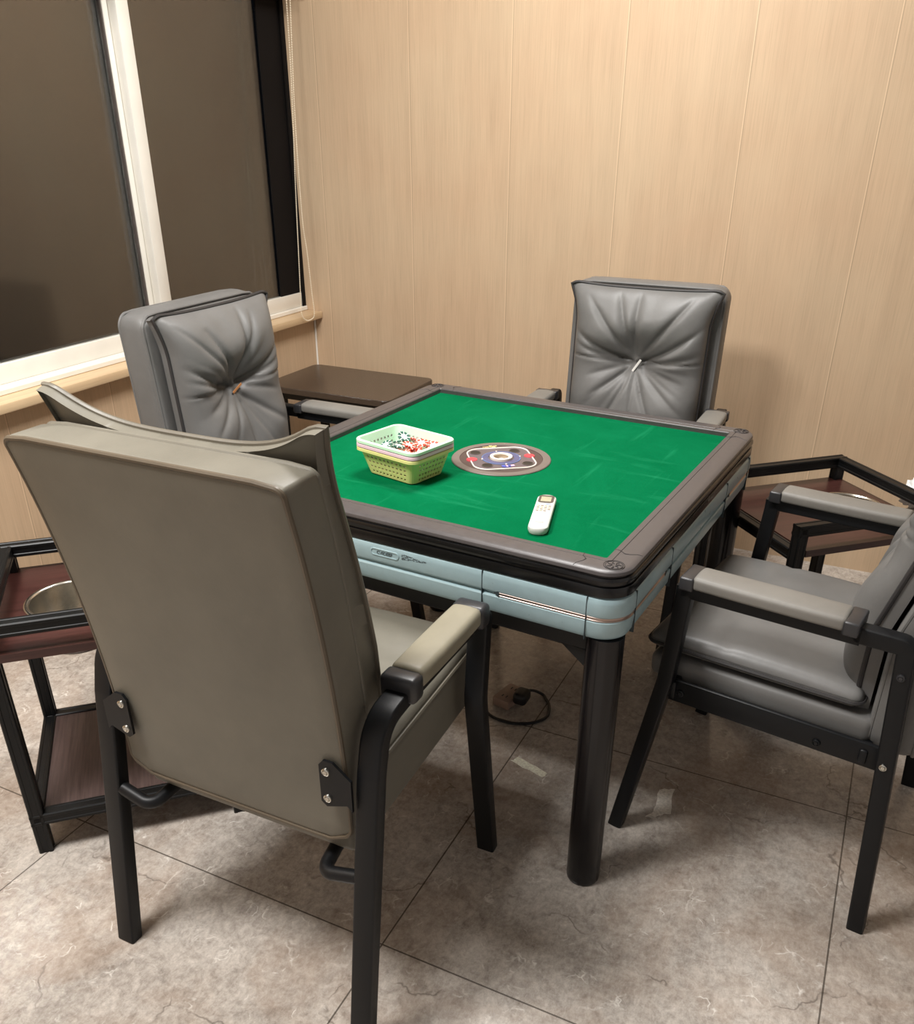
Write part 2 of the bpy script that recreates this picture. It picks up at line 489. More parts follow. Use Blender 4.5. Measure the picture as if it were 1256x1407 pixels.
bm = bm_new(); add_box(bm, F - .011, F - .006, 1.245, WY - .001, .81, ZT - .05)  # plain black sheet put over the pane's right end as its dark strip
obj('black_pane_strip', bm, M['matte_black'], win, smooth=False)
bm = bm_new(); add_box(bm, F - .001, F + .005, WY - .022, WY - .001, .757, ZT - .035)
obj('jamb_strip', bm, M['matte_black'], win, smooth=False)

# bead chain of the blind hanging in front of the window's right end
ch = [(1.293, 1.85), (1.286, 1.604), (1.259, 1.242), (1.236, .867), (1.23, .789), (1.243, .757), (1.266, .742), (1.291, .7405), (1.313, .745), (1.321, .757),
      (1.323, .78), (1.315, .856), (1.304, 1.003), (1.288, 1.138), (1.291, 1.487), (1.316, 1.85)]
pts = [Vector((-1.428, a, b - .018)) for a, b in ch]
def resample(P, step):
    out = [P[0]]; acc = 0
    for a, b in zip(P, P[1:]):
        d = (b - a).length; t = step - acc
        while t <= d: out.append(a.lerp(b, t / d)); t += step
        acc = d - (t - step)
    return out
def smooth_path(P, k=6):
    out = []
    for i in range(len(P) - 1):
        p0, p1, p2, p3 = P[max(i - 1, 0)], P[i], P[i + 1], P[min(i + 2, len(P) - 1)]
        for j in range(k):
            t = j / k
            out.append(.5 * ((2 * p1) + (p2 - p0) * t + (2 * p0 - 5 * p1 + 4 * p2 - p3) * t * t + (3 * p1 - p0 - 3 * p2 + p3) * t ** 3))
    out.append(P[-1]); return out
bm = bm_new(); sp = smooth_path(pts)
sweep(bm, sp, circ(.0009, 6))
for p in resample(sp, .0075):
    bmesh.ops.create_icosphere(bm, subdivisions=1, radius=.0027, matrix=Matrix.Translation(p))
# head tube and bracket of the blind, above the window
bl = empty('roller_blind', 'rolled blind above the window with a cream bead chain loop hanging at its corner end', 'blind', (-1.43, 1.305, 1.832))
def sub(name, bm, mats, parent, **k):
    bmesh.ops.transform(bm, matrix=Matrix.Translation(-Vector(parent.location)), verts=bm.verts)
    return obj(name, bm, mats, parent, **k)
sub('bead_chain', bm, M['bead'], bl)
bm = bm_new(); sweep(bm, [(-1.44, WY0 + .1, 1.90), (-1.44, 1.33, 1.90)], circ(.03, 20)); sub('fabric_roll', bm, M['ceiling'], bl)
bm = bm_new(); add_box(bm, WX, -1.40, 1.31, 1.318, 1.86, 1.94, .003, 1); sub('bracket', bm, M['white_frame'], bl)
bm = bm_new(); add_box(bm, WX, -1.40, WY0 + .1, WY0 + .108, 1.86, 1.94, .003, 1); sub('bracket', bm, M['white_frame'], bl)
bm = bm_new(); sweep(bm, [(-1.428, 1.29, 1.835), (-1.428, 1.305, 1.86), (-1.428, 1.318, 1.832)], circ(.004, 8)); sub('chain_wheel', bm, M['white_frame'], bl)

# ------------------------------------------------------------------ mahjong table
TT = .7507
tab = empty('game_table', 'square mahjong table with green felt top and pale blue grey body on black legs', 'table', (0, 0, 0), -.068)
A = .424
# rim
bm = bm_new()
R0 = .004
ring_loft(bm, [(.4255, R0, .728), (.4255, R0, TT - .003), (.4272, R0, TT - .0006), (.430, R0, TT), (.4385, .006, TT), (.4392, .006, TT - .0012), (.4402, .007, TT - .0012), (.441, .008, TT + .0001),
               (.446, .012, TT + .0002), (.458, .024, TT), (.470, .038, TT - .0006), (.4775, .046, TT - .0018), (.481, .050, TT - .0040), (.4825, .052, TT - .0075), (.4825, .052, TT - .010), (.478, .048, TT - .0115), (.46, .03, TT - .0115), (.4255, R0, .728 - .01)], 12, closed=False)
rim = obj('rim', bm, M['rim'], tab, angle=25)
# rim seams at the corners + embossed corner medallions
for k in range(4):
    rz = Matrix.Rotation(k * PI / 2, 4, 'Z')
    pth = [(.384, -.426, TT - .0005), (.386, -.438, TT + .0002), (.396, -.449, TT + .0006), (.394, -.458, TT + .0001), (.386, -.470, TT - .0006), (.384, -.4785, TT - .0022)]
    for mir in (0, 1):
        P = [(-b, -a, c) if mir else (a, b, c) for a, b, c in pth]
        bm = bm_new(); sweep(bm, P, circ(.0007, 6))
        bmesh.ops.transform(bm, matrix=rz, verts=bm.verts); obj('rim_seam', bm, M['rim_line'], rim)
    bm = bm_new(); c = Vector((.449, -.449))
    if True:
        for rr in (.0155, .0185):
            sweep(bm, [(c.x + rr * math.cos(a), c.y + rr * math.sin(a), TT + .0003) for a in [2 * PI * i / 36 for i in range(36)]], circ(.0006, 6), closed=True)
        for a in range(7):
            an = a * 2 * PI / 7
            sweep(bm, [(c.x + .004 * math.cos(an), c.y + .004 * math.sin(an), TT + .0004), (c.x + .009 * math.cos(an + .5), c.y + .009 * math.sin(an + .5), TT + .0006), (c.x + .013 * math.cos(an + .2), c.y + .013 * math.sin(an + .2), TT + .0003)], circ(.0008, 6))
    bmesh.ops.transform(bm, matrix=rz, verts=bm.verts); obj('corner_medallion', bm, M['rim_line'], rim)
# felt
bm = bm_new(); add_box(bm, -.425, .425, -.425, .425, .722, TT - .013)
felt = obj('felt', bm, M['felt'], tab, smooth=False)
FZ = TT - .013
# black lip under the rim
bm = bm_new()
ring_loft(bm, [(.46, .03, TT - .0112), (.4805, .0500, TT - .0114), (.4805, .0500, TT - .0135), (.4838, .0533, TT - .0150), (.4855, .055, TT - .0190), (.4855, .055, TT - .0235), (.4838, .0533, TT - .0275), (.4805, .0500, TT - .0285), (.4805, .0500, TT - .0315),
               (.4842, .0537, TT - .0325), (.4850, .0545, TT - .0345), (.4850, .0545, TT - .0515), (.478, .048, TT - .055)], 12)
obj('black_lip', bm, M['gloss_black'], tab, angle=25)
# body, upper and lower band
bm = bm_new()
ring_loft(bm, [(.46, .03, .697), (.480, .05, .697), (.4845, .0545, .6945), (.4865, .0565, .690), (.487, .057, .684), (.487, .057, .662), (.4855, .0555, .6585), (.481, .051, .6575), (.479, .049, .6555),
               (.479, .049, .6515), (.4845, .0545, .6500), (.4862, .0562, .6475), (.4858, .0558, .640), (.4835, .0535, .620), (.480, .05, .613), (.473, .043, .6085), (.45, .03, .608)], 12)
for k in range(4):
    rz = Matrix.Rotation(k * PI / 2, 4, 'Z')
    for x in (-.418, -.207, .207, .418):
        add_box(bm, x - .0007, x + .0007, -.4876, -.480, .610, .6965, mat=1, M_=rz)
body = obj('body', bm, [M['blue'], M['seam']], tab, angle=25)
# corner chrome strips
for k in range(4):
    rz = Matrix.Rotation(k * PI / 2, 4, 'Z')
    h = .4825; r = .054
    P = [(.238, -h, .6548)] + [(.25 + .02 * i, -h, .6545) for i in range(9)]
    P += [(h - r + r * math.sin(a), -h + r - r * math.cos(a), .6545) for a in [PI / 2 * i / 14 for i in range(15)]]
    P += [(h, -.41 + .02 * i, .6545) for i in range(9)] + [(h, -.238, .6548)]
    sec = [(-.003, -.0044), (.0028, -.0044), (.0036, -.0034), (.0036, -.0022), (.0022, -.0012), (.0022, .0006), (.0036, .0012), (.0036, .0034), (.0028, .0044), (-.003, .0044)]
    bm = bm_new(); n = len(P); rings = []
    for i, p in enumerate(P):
        a_ = Vector(P[max(i - 1, 0)]); b_ = Vector(P[min(i + 1, n - 1)]); t = (b_ - a_).normalized(); out = Vector((t.y, -t.x, 0))
        rings.append([bm.verts.new(Vector(p) + out * u + Vector((0, 0, w))) for u, w in sec])
    for i in range(n - 1):
        for j in range(len(sec)):
            bm.faces.new((rings[i][j], rings[i][(j + 1) % len(sec)], rings[i + 1][(j + 1) % len(sec)], rings[i + 1][j]))
    bm.faces.new(rings[0]); bm.faces.new(rings[-1])
    bmesh.ops.transform(bm, matrix=rz, verts=bm.verts); st = obj('trim_strip', bm, M['chrome'], body, angle=30)
    # dark pointed socket at each end of the strip
    for mir in (0, 1):
        bm = bm_new()
        tri = [(.232, -.4868, .657), (.243, -.4868, .6625), (.243, -.4868, .6495)]
        vs = []
        for d in (0, .008):
            row = []
            for x, y, z in tri:
                q = (x, y + d, z)
                if mir: q = (-q[1], -q[0], q[2])
                row.append(bm.verts.new(q))
            vs.append(row)
        bm.faces.new(vs[0]); bm.faces.new(vs[1][::-1])
        for j in range(3): bm.faces.new((vs[0][j], vs[0][(j + 1) % 3], vs[1][(j + 1) % 3], vs[1][j]))
        bmesh.ops.transform(bm, matrix=rz, verts=bm.verts); obj('strip_socket', bm, M['seam'], body, smooth=False)
# raised oval badge on the near side, lettering, scuff
bm = bm_new()
Bm = Matrix.Translation((-.013, -.4868, .680)) @ Matrix.Rotation(PI / 2, 4, 'X')
b2 = bm_new()
lo = ring_loft(b2, [(.0345, .0085, .0085, -.002), (.0345, .0085, .0085, .0008), (.0335, .0075, .0075, .0016), (.0315, .0058, .0058, .0016), (.031, .0053, .0053, .0004)], 8)
cap(b2, lo[-1]); bmesh.ops.transform(b2, matrix=Bm, verts=b2.verts)
badge = obj('badge', b2, M['blue'], body, angle=30)
tb = text_bm('CVIDEEP', .0098, .0006); bmesh.ops.transform(tb, matrix=Bm @ Matrix.Translation((0, -.0004, .0008)), verts=tb.verts)
obj('badge_lettering', tb, M['scuff'], badge, smooth=False)
random.seed(5)
bm = bm_new()
for i in range(150):
    x = .028 + random.random() ** 1.4 * .055; z = .6825 + (random.random() - .5) * .013 * (1 - (x - .028) / .07)
    w = random.uniform(.0003, .0022); hgt = random.uniform(.0002, .0007)
    add_box(bm, x - w, x + w, -.48725, -.4865, z - hgt, z + hgt)
obj('scuff', bm, M['scuff'], body, smooth=False)
# black chassis under the body
bm = bm_new()
lo = ring_loft(bm, [(.47, .03, .611), (.47, .03, .604), (.462, .03, .600), (.458, .03, .572), (.452, .03, .566), (.43, .03, .566), (.425, .03, .575)], 6)
cap(bm, lo[-1])
obj('chassis', bm, M['under'], tab, angle=30)
# legs (fluted, slightly rounded)
for sx, sy in ((1, -1), (1, 1), (-1, 1), (-1, -1)):
    bm = bm_new(); n = 64; rings = []
    for z, k in ((0, .93), (.003, .98), (.010, 1), (.05, 1), (.609, 1)):
        ring = []
        for i in range(n):
            a = 2 * PI * i / n
            g = 1 - .05 * sum(math.exp(-((((a - a0 + PI) % (2 * PI)) - PI) / .07) ** 2) for a0 in (math.atan2(sy, sx) + .55, math.atan2(sy, sx) - .55))
            ring.append(bm.verts.new((.0355 * k * g * math.cos(a), .0355 * k * g * math.sin(a), z)))
        rings.append(ring)
    for A_, B_ in zip(rings, rings[1:]):
        for i in range(n): bm.faces.new((A_[i], A_[(i + 1) % n], B_[(i + 1) % n], B_[i]))
    bm.faces.new(rings[0][::-1]); bm.faces.new(rings[-1])
    obj('leg', bm, M['leg_gloss'], tab, angle=35, loc=(sx * .4445, sy * .4445, 0))
    b2 = bm_new()
    for ang in (0, 1):
        P = [(sx * .4445, sy * .4445, .565), (sx * .4445, sy * .4445, .50), (sx * (.36 if not ang else .4445), sy * (.36 if ang else .4445), .565)]
        d = Vector((0, .004, 0)) if not ang else Vector((.004, 0, 0))
        a_ = [b2.verts.new(Vector(p) + d) for p in P]; c_ = [b2.verts.new(Vector(p) - d) for p in P]
        b2.faces.new(a_); b2.faces.new(c_[::-1])
        for j in range(3): b2.faces.new((a_[j], a_[(j + 1) % 3], c_[(j + 1) % 3], c_[j]))
    obj('leg_gusset', b2, M['under'], tab, smooth=False)

# control disc in the middle of the felt
DC = Vector((.003, -.015))
def Dz(h): return FZ + h
bm = bm_new(); lathe(bm, [(.1165, FZ - .004), (.1175, FZ + .0015), (.116, FZ + .003), (.0985, FZ + .0032), (.0975, FZ + .0022), (.0, FZ + .0022)], 72, c=DC)
for f in bm.faces:
    rr = (f.calc_center_median().xy - DC).length
    f.material_index = 0 if rr > .098 else 1
disc = obj('control_disc', bm, [M['disc_grey'], M['disc_brown']], tab, angle=30)
Dm = Matrix.Translation((DC.x, DC.y, FZ + .0022)) @ Matrix.Rotation(0, 4, 'Z')
def dpart(name, bm, mat, parent=disc, **k):
    bmesh.ops.transform(bm, matrix=Dm, verts=bm.verts); return obj(name, bm, mat, parent, **k)
def dring(r0, r1, h, n=48, c=(0, 0), sx=1, sy=1):
    bm = bm_new()
    lathe(bm, [(r0, 0), (r0, h), (r1, h), (r1, 0)] if r0 > 0 else [(0, h), (r1, h), (r1, 0)], n)
    for v in bm.verts: v.co.x = v.co.x * sx + c[0]; v.co.y = v.co.y * sy + c[1]
    return bm
# quatrefoil track plate + white outline
def track(s, dz, n=120):
    out = []
    ca, sa = math.cos(math.radians(39)), math.sin(math.radians(39))
    for x, y in rsq(.074 * s, .074 * s, .034 * s, 12): out.append((x * ca - y * sa, x * sa + y * ca, dz))
    return out
bm = bm_new(); T_ = track(.98, .0008); vs = [bm.verts.new(p) for p in T_]; bm.faces.new(vs); dpart('plate', bm, M['disc_inner'], smooth=False)
bm = bm_new(); sweep(bm, track(1, .0008), circ(.0017, 6), closed=True); dpart('outline', bm, M['white_line'])
dpart('ring', dring(.031, .045, .0018), M['disc_blue'])
dpart('ring', dring(.0445, .046, .0020), M['print_blue'])
dpart('ring', dring(.019, .0265, .006), M['white_line'])
b_ = bm_new(); lathe(b_, [(.0, .0075), (.008, .007), (.015, .0052), (.019, .003), (.019, 0)], 32); dpart('dice_window', b_, M['steel'])
for a in (0, 1, 2, 3):
    an = a * PI / 2 - math.radians(3)
    c = (.0715 * math.cos(an), .0625 * math.sin(an))
    dpart('seat_button', dring(.0115, .0135, .0018, 28, c, 1, 1), M['lcd_frame'])
    dpart('seat_button', dring(0, .0112, .0014, 28, c, 1, 1), M['chip_black'])
for an in (math.radians(-141), math.radians(44)):
    c = (.0705 * math.cos(an), .069 * math.sin(an))
    b_ = bm_new(); lathe(b_, [(0, .0035), (.009, .0032), (.0125, .002), (.0132, 0)], 28)
    for v in b_.verts: v.co.x += c[0]; v.co.y += c[1]
    dpart('red_button', b_, M['red_btn'])
for a in range(4):
    an = a * PI / 2 + math.radians(42)
    dpart('indicator', dring(0, .0022, .0026, 12, (.046 * math.cos(an), .046 * math.sin(an))), M['white_line'])
# gold mark at the far side, blue mark on the near side (in the view's upright direction)
Um = Matrix.Translation((DC.x, DC.y, FZ + .0036)) @ Matrix.Rotation(math.radians(43), 4, 'Z')
bm = bm_new()
for x, y, w, h in ((-.014, .084, .006, .0022), (-.002, .088, .004, .004), (.004, .083, .004, .0055), (.010, .087, .003, .003), (-.020, .085, .003, .0018), (-.002, .077, .010, .0016)):
    add_box(bm, x - w, x + w, y - h, y + h, 0, .0006, M_=Um)
obj('gold_mark', bm, M['gold'], disc, smooth=False)
bm = bm_new()
for i, (x, y, w, h) in enumerate(((-.010, -.057, .0045, .0045), (-.002, -.058, .002, .005), (.004, -.056, .003, .003), (.011, -.058, .0045, .0045), (-.004, -.0655, .009, .0012))):
    add_box(bm, x - w, x + w, y - h, y + h, 0, .0006, mat=i % 2, M_=Um)
obj('blue_mark', bm, [M['blue_print'], M['pink_print']], disc, smooth=False)

def on_table(x, y): # world xy of a spot given in table coordinates
    c, s = math.cos(-.068), math.sin(-.068); return (x * c - y * s, x * s + y * c)

# ------------------------------------------------------------------ baskets, chips, remote
def make_basket(name, label, mat, z, loc, rz, holes=True):
    root_bm = bm_new()
    hx0, hy0, hx1, hy1 = .066, .050, .083, .066    # bottom, top half sizes
    h = .062; rows = 4; rc = .014
    zs = [.004, .010]
    for k in range(rows): zs += [.010 + k * .0135 + .0045, .010 + k * .0135 + .0080]
    zs = sorted(set([.0035] + [.008 + k * .0115 + d for k in range(rows) for d in (0, .0045)] + [.055, h]))
    def per(hx, hy):
        pts = []
        def line(a, b, n):
            for i in range(n): pts.append((a[0] + (b[0] - a[0]) * i / n, a[1] + (b[1] - a[1]) * i / n))
        def arc(cx, cy, a0):
            for i in range(5):
                a = math.radians(a0 + 90 * i / 5); pts.append((cx + rc * math.cos(a), cy + rc * math.sin(a)))
        line((hx, -hy + rc), (hx, hy - rc), 17); arc(hx - rc, hy - rc, 0)
        line((hx - rc, hy), (-hx + rc, hy), 21); arc(-hx + rc, hy - rc, 90)
        line((-hx, hy - rc), (-hx, -hy + rc), 17); arc(-hx + rc, -hy + rc, 180)
        line((-hx + rc, -hy), (hx - rc, -hy), 21); arc(hx - rc, -hy + rc, 270)
        return pts
    bm = root_bm; loops = []
    for zz in zs:
        t = zz / h; loops.append([bm.verts.new((x, y, zz)) for x, y in per(hx0 + (hx1 - hx0) * t, hy0 + (hy1 - hy0) * t)])
    m = len(loops[0]); side = []
    idx = 0
    for n_, s in ((17, 1), (5, 0), (21, 1), (5, 0), (17, 1), (5, 0), (21, 1), (5, 0)):
        for i in range(n_): side.append(s and (i % 2 == 1))
    for k in range(len(zs) - 1):
        hole_row = 1 <= k <= rows * 2 and (k % 2 == 1)
        for i in range(m):
            if hole_row and side[i]: continue
            bm.faces.new((loops[k][i], loops[k][(i + 1) % m], loops[k + 1][(i + 1) % m], loops[k + 1][i]))
    # floor
    inner = [bm.verts.new((x, y, .0015)) for x, y in per(hx0 - .003, hy0 - .003)]
    for i in range(m): bm.faces.new((inner[i], inner[(i + 1) % m], loops[0][(i + 1) % m], loops[0][i]))
    bm.faces.new(inner[::-1])
    me = bpy.data.meshes.new(name); bmesh.ops.recalc_face_normals(bm, faces=bm.faces); bm.to_mesh(me); bm.free()
    me.materials.append(mat)
    o = bpy.data.objects.new(name, me); COL.objects.link(o)
    md = o.modifiers.new('s', 'SOLIDIFY'); md.thickness = .0013; md.offset = 1
    dg = bpy.context.evaluated_depsgraph_get(); me2 = bpy.data.meshes.new_from_object(o.evaluated_get(dg)); o.modifiers.clear(); o.data = me2
    o.location = (*loc, z); o.rotation_euler = (0, 0, rz); tag(o, label, 'basket', 'stacked baskets on the table')
    # rolled rim
    bm = bm_new()
    prof = [(.0, -.0005), (.0005, .0012), (.003, .0018), (.0065, .0016), (.0080, .0002), (.0082, -.0055), (.0072, -.0058), (.0068, -.0005), (.0, -.0016)]
    ring_loft(bm, [(hx1 + d, hy1 + d, rc + d, h + e) for d, e in prof], 8, closed=True)
    obj('rim', bm, mat, o, angle=30)
    return o
bc = on_table(-.140, -.208); brz = -.068 - .17
BZ = FZ + .0005
make_basket('storage_basket', 'yellow green plastic basket at the bottom of the stack on the felt', M['yellow'], BZ, bc, brz)
make_basket('storage_basket', 'pink plastic basket in the middle of the stack, only its rim showing', M['pink'], BZ + .0090, bc, brz)
make_basket('storage_basket', 'mint green plastic basket on top of the stack, holding poker chips', M['mint'], BZ + .018, bc, brz)

def chip_mesh(name, cm):
    bm = bm_new(); R, th, n = .0150, .0033, 40
    def ring(r, z): return [bm.verts.new((r * math.cos(2 * PI * i / n), r * math.sin(2 * PI * i / n), z)) for i in range(n)]
    t0 = bm.verts.new((0, 0, th / 2)); b0 = bm.verts.new((0, 0, -th / 2))
    a = ring(R * .5, th / 2); b = ring(R * .95, th / 2); c = ring(R, th / 2 - .0006); d = ring(R, -th / 2 + .0006); e = ring(R * .95, -th / 2); f = ring(R * .62, -th / 2)
    for i in range(n):
        j = (i + 1) % n; w = 1 if (i % 5) < 1 else 0
        bm.faces.new((t0, a[i], a[j])).material_index = 1
        for A_, B_ in ((a, b), (b, c), (c, d), (d, e), (e, f)):
            bm.faces.new((A_[i], B_[i], B_[j], A_[j])).material_index = w
        bm.faces.new((b0, f[j], f[i])).material_index = 1
    # thin printed ring on the white face
    me = bpy.data.meshes.new(name); bmesh.ops.recalc_face_normals(bm, faces=bm.faces); bm.to_mesh(me); bm.free()
    me.materials.append(M[cm]); me.materials.append(M['chip_white']); return me
chip_red, chip_green, chip_black = chip_mesh('poker_chip', 'chip_red'), chip_mesh('poker_chip', 'chip_green'), chip_mesh('poker_chip', 'chip_black')
Bw = Matrix.Translation((*bc, BZ + .018)) @ Matrix.Rotation(brz, 4, 'Z')
random.seed(11)
def chip(me, x, y, z, tilt, az, label, group=None):
    o = bpy.data.objects.new('poker_chip', me); COL.objects.link(o)
    mw = Bw @ Matrix.Translation((x, y, z)) @ Matrix.Rotation(az, 4, 'Z') @ Matrix.Rotation(tilt, 4, 'Y') @ Matrix.Rotation(random.random() * 6, 4, 'Z')
    o.location = mw.translation; o.rotation_euler = mw.to_euler()
    return tag(o, label, 'poker chip', group)
LR = 'red and white striped poker chip heaped in the mint basket'
LG = 'green and white striped poker chip heaped in the mint basket'
for row, y in enumerate((-.033, 0.0, .033)):
    x = -.054 + random.uniform(0, .003)
    ng = (7, 6, 5)[row]
    for i in range(ng):      # standing on edge and leaning, left part green
        chip(chip_green, x, y + random.uniform(-.001, .001), .0195 + .001 * (row == 1), math.radians(62), random.uniform(-.04, .04), LG, 'green chips in the mint basket')
        x += .0046
    x += .006
    chip(chip_black, x, y, .0195, math.radians(66), 0, ('black edged poker chip in the near row of the mint basket', 'black edged poker chip in the middle row of the mint basket', 'black edged poker chip in the far row of the mint basket')[row]); x += .0062
    while x < .053:
        chip(chip_red, x, y + random.uniform(-.001, .001), .0195 + .001 * (row == 1), math.radians(68), random.uniform(-.05, .05), LR, 'red chips in the mint basket')
        x += .0045
# a second layer lying loosely on top
k = 0
for x, y in ((-.004, .016), (.024, .024), (.010, -.014), (.050, -.012), (.052, .036), (.020, .050), (-.008, .046), (.040, .010), (.034, -.040)):
    chip(chip_red, x, y, .0410 + .0016 * (k % 5), math.radians(24 + 11 * (k % 4)), k * 1.3, LR, 'red chips in the mint basket'); k += 1
for x, y in ((-.038, .020), (-.040, -.020), (-.046, .046), (-.018, -.036)):
    chip(chip_green, x, y, .0420 + .0012 * (k % 4), math.radians(20 + 9 * (k % 3)), k * 1.7, LG, 'green chips in the mint basket'); k += 1
chip(chip_red, .040, .010, .0580, math.radians(14), -1.2, 'red edged poker chip with its white face up, highest at the right of the heap')
chip(chip_green, .010, -.032, .0560, math.radians(15), 1.0, 'green edged poker chip with its white face up at the near side of the heap')

# remote control
rc_ = on_table(.238, -.291)
rem = empty('remote_control', 'white air conditioner remote with grey screen lying on the green felt', 'remote control', (*rc_, FZ + .0003), -.068 + .315)
bm = bm_new()
def rem_fn(v):
    t = (v.y + .0905) / .181
    w = 1 - .10 * (1 - t); v.x *= w
    if v.z > 0: v.z *= .9 + .1 * math.cos((t - .5) * 2.2)
    return v
pro = []
lo = ring_loft(bm, [(.0150, .0855, .0145, .0), (.0178, .0885, .0160, .0015), (.0198, .0905, .0175, .0065), (.0200, .0905, .0175, .0105), (.0192, .0898, .0170, .0140), (.0172, .0880, .0155, .0158), (.0150, .0860, .0135, .0163)], 8)
cap(bm, lo[0][::-1]); cap(bm, lo[-1])
obj('case', bm, M['remote'], rem, angle=35)
bm = bm_new(); lo = ring_loft(bm, [(.0158, .0205, .008, .0150), (.0158, .0205, .008, .0168), (.0150, .0197, .0074, .0170)], 6); cap(bm, lo[-1])
for v in bm.verts: v.co.y += .062
fr = obj('screen_bezel', bm, M['lcd_frame'], rem, angle=30)
bm = bm_new(); add_box(bm, -.0105, .0105, .0475, .0735, .0165, .0174); obj('screen', bm, M['lcd'], fr, smooth=False)
bm = bm_new(); add_box(bm, .002, .0125, .0338, .0368, .0155, .0168, .0005, 1); obj('button', bm, M['print_blue'], rem)
for j in range(4):
    for i in range(4 if j < 3 else 3):
        bm = bm_new(); x = -.0115 + i * .0076; y = .025 - j * .0088
        lo = ring_loft(bm, [(.0028, .0020, .0010, .0160), (.0028, .0020, .0010, .0168), (.0022, .0015, .0008, .0170)], 3); cap(bm, lo[-1])
        for v in bm.verts: v.co.x += x; v.co.y += y
        obj('button', bm, M['print'] if (i + j) % 2 else M['lcd'], rem)
bm = bm_new()
for i in range(5): add_box(bm, -.007 + i * .0032, -.0046 + i * .0032, -.0605, -.0588, .0160, .01655)
obj('printed_mark', bm, M['print'], rem, smooth=False)

# ------------------------------------------------------------------ chairs
def back_plane(z, z0, y0, z1, y1): return y0 + (y1 - y0) * (z - z0) / (z1 - z0)

def back_panel(S):
    """rear upholstered shell: slab with rounded edges following the recline"""
    bm = bm_new()
    z0, z1 = S['pz']; W0, W1 = S['pw']; th = S['pth']
    def fn(v):
        t = (v.z + (z1 - z0) / 2) / (z1 - z0)
        z = z0 + (z1 - z0) * t
        w = W0 + (W1 - W0) * t
        x = v.x / .5 * w
        # bottom corners rounded off
        y = S['py'](z) + th / 2 + v.y
        if v.y < 0: y -= .010 * (1 - (x / w) ** 2) * math.sin(PI * min(1, max(0, t)))
        zz = z - S.get('topdip', 0) * (1 - (x / w) ** 2) * max(0, t - .7) / .3
        return Vector((x, y, zz))
    soft_box(bm, 1.0, th, z1 - z0, S['pr'], (14, 2, 22), fn)
    for v in bm.verts: v.co.z += corner_lift(S, v.co.x, v.co.z)
    return bm

def corner_lift(S, x, z):
    """rounds off the corners of the shell"""
    z0, z1 = S['pz']; W0, W1 = S['pw']; t = (z - z0) / (z1 - z0); k = abs(x) / (W0 + (W1 - W0) * t)
    if t < .14: return .030 * (max(0, k - .78) / .22) ** 2 * (1 - t / .14)
    if t > .86: return -S['cdrop'] * (max(0, k - .80) / .20) ** 2 * (t - .86) / .14
    return 0

def edge_path(S, face):
    """seam line of the shell where its rear (0) or front (1) face rolls over into the side"""
    z0, z1 = S['pz']; W0, W1 = S['pw']; th = S['pth']; r = S['pr']; e = .22 * r; P = []
    hz = (z1 - z0) / 2 - e; cz = (z0 + z1) / 2
    w = (W0 + W1) / 2 - e; cr = .75 * r
    base_ = rsq(w, hz, cr, 5); full = []
    for a, b in zip(base_, base_[1:] + base_[:1]):
        n = max(1, int(math.hypot(b[0] - a[0], b[1] - a[1]) / .03))
        for k in range(n): full.append((a[0] + (b[0] - a[0]) * k / n, a[1] + (b[1] - a[1]) * k / n))
    for x, dz in full:
        z = cz + dz; t = (z - z0) / (z1 - z0); xx = x / w * (W0 + (W1 - W0) * t - e)
        y = S['py'](z) + (e if face == 0 else th - e)
        if face == 0: y -= .010 * (1 - (xx / (W0 + (W1 - W0) * t)) ** 2) * math.sin(PI * min(1, max(0, t)))
        P.append(Vector((xx, y, z + corner_lift(S, xx, z))))
    return P

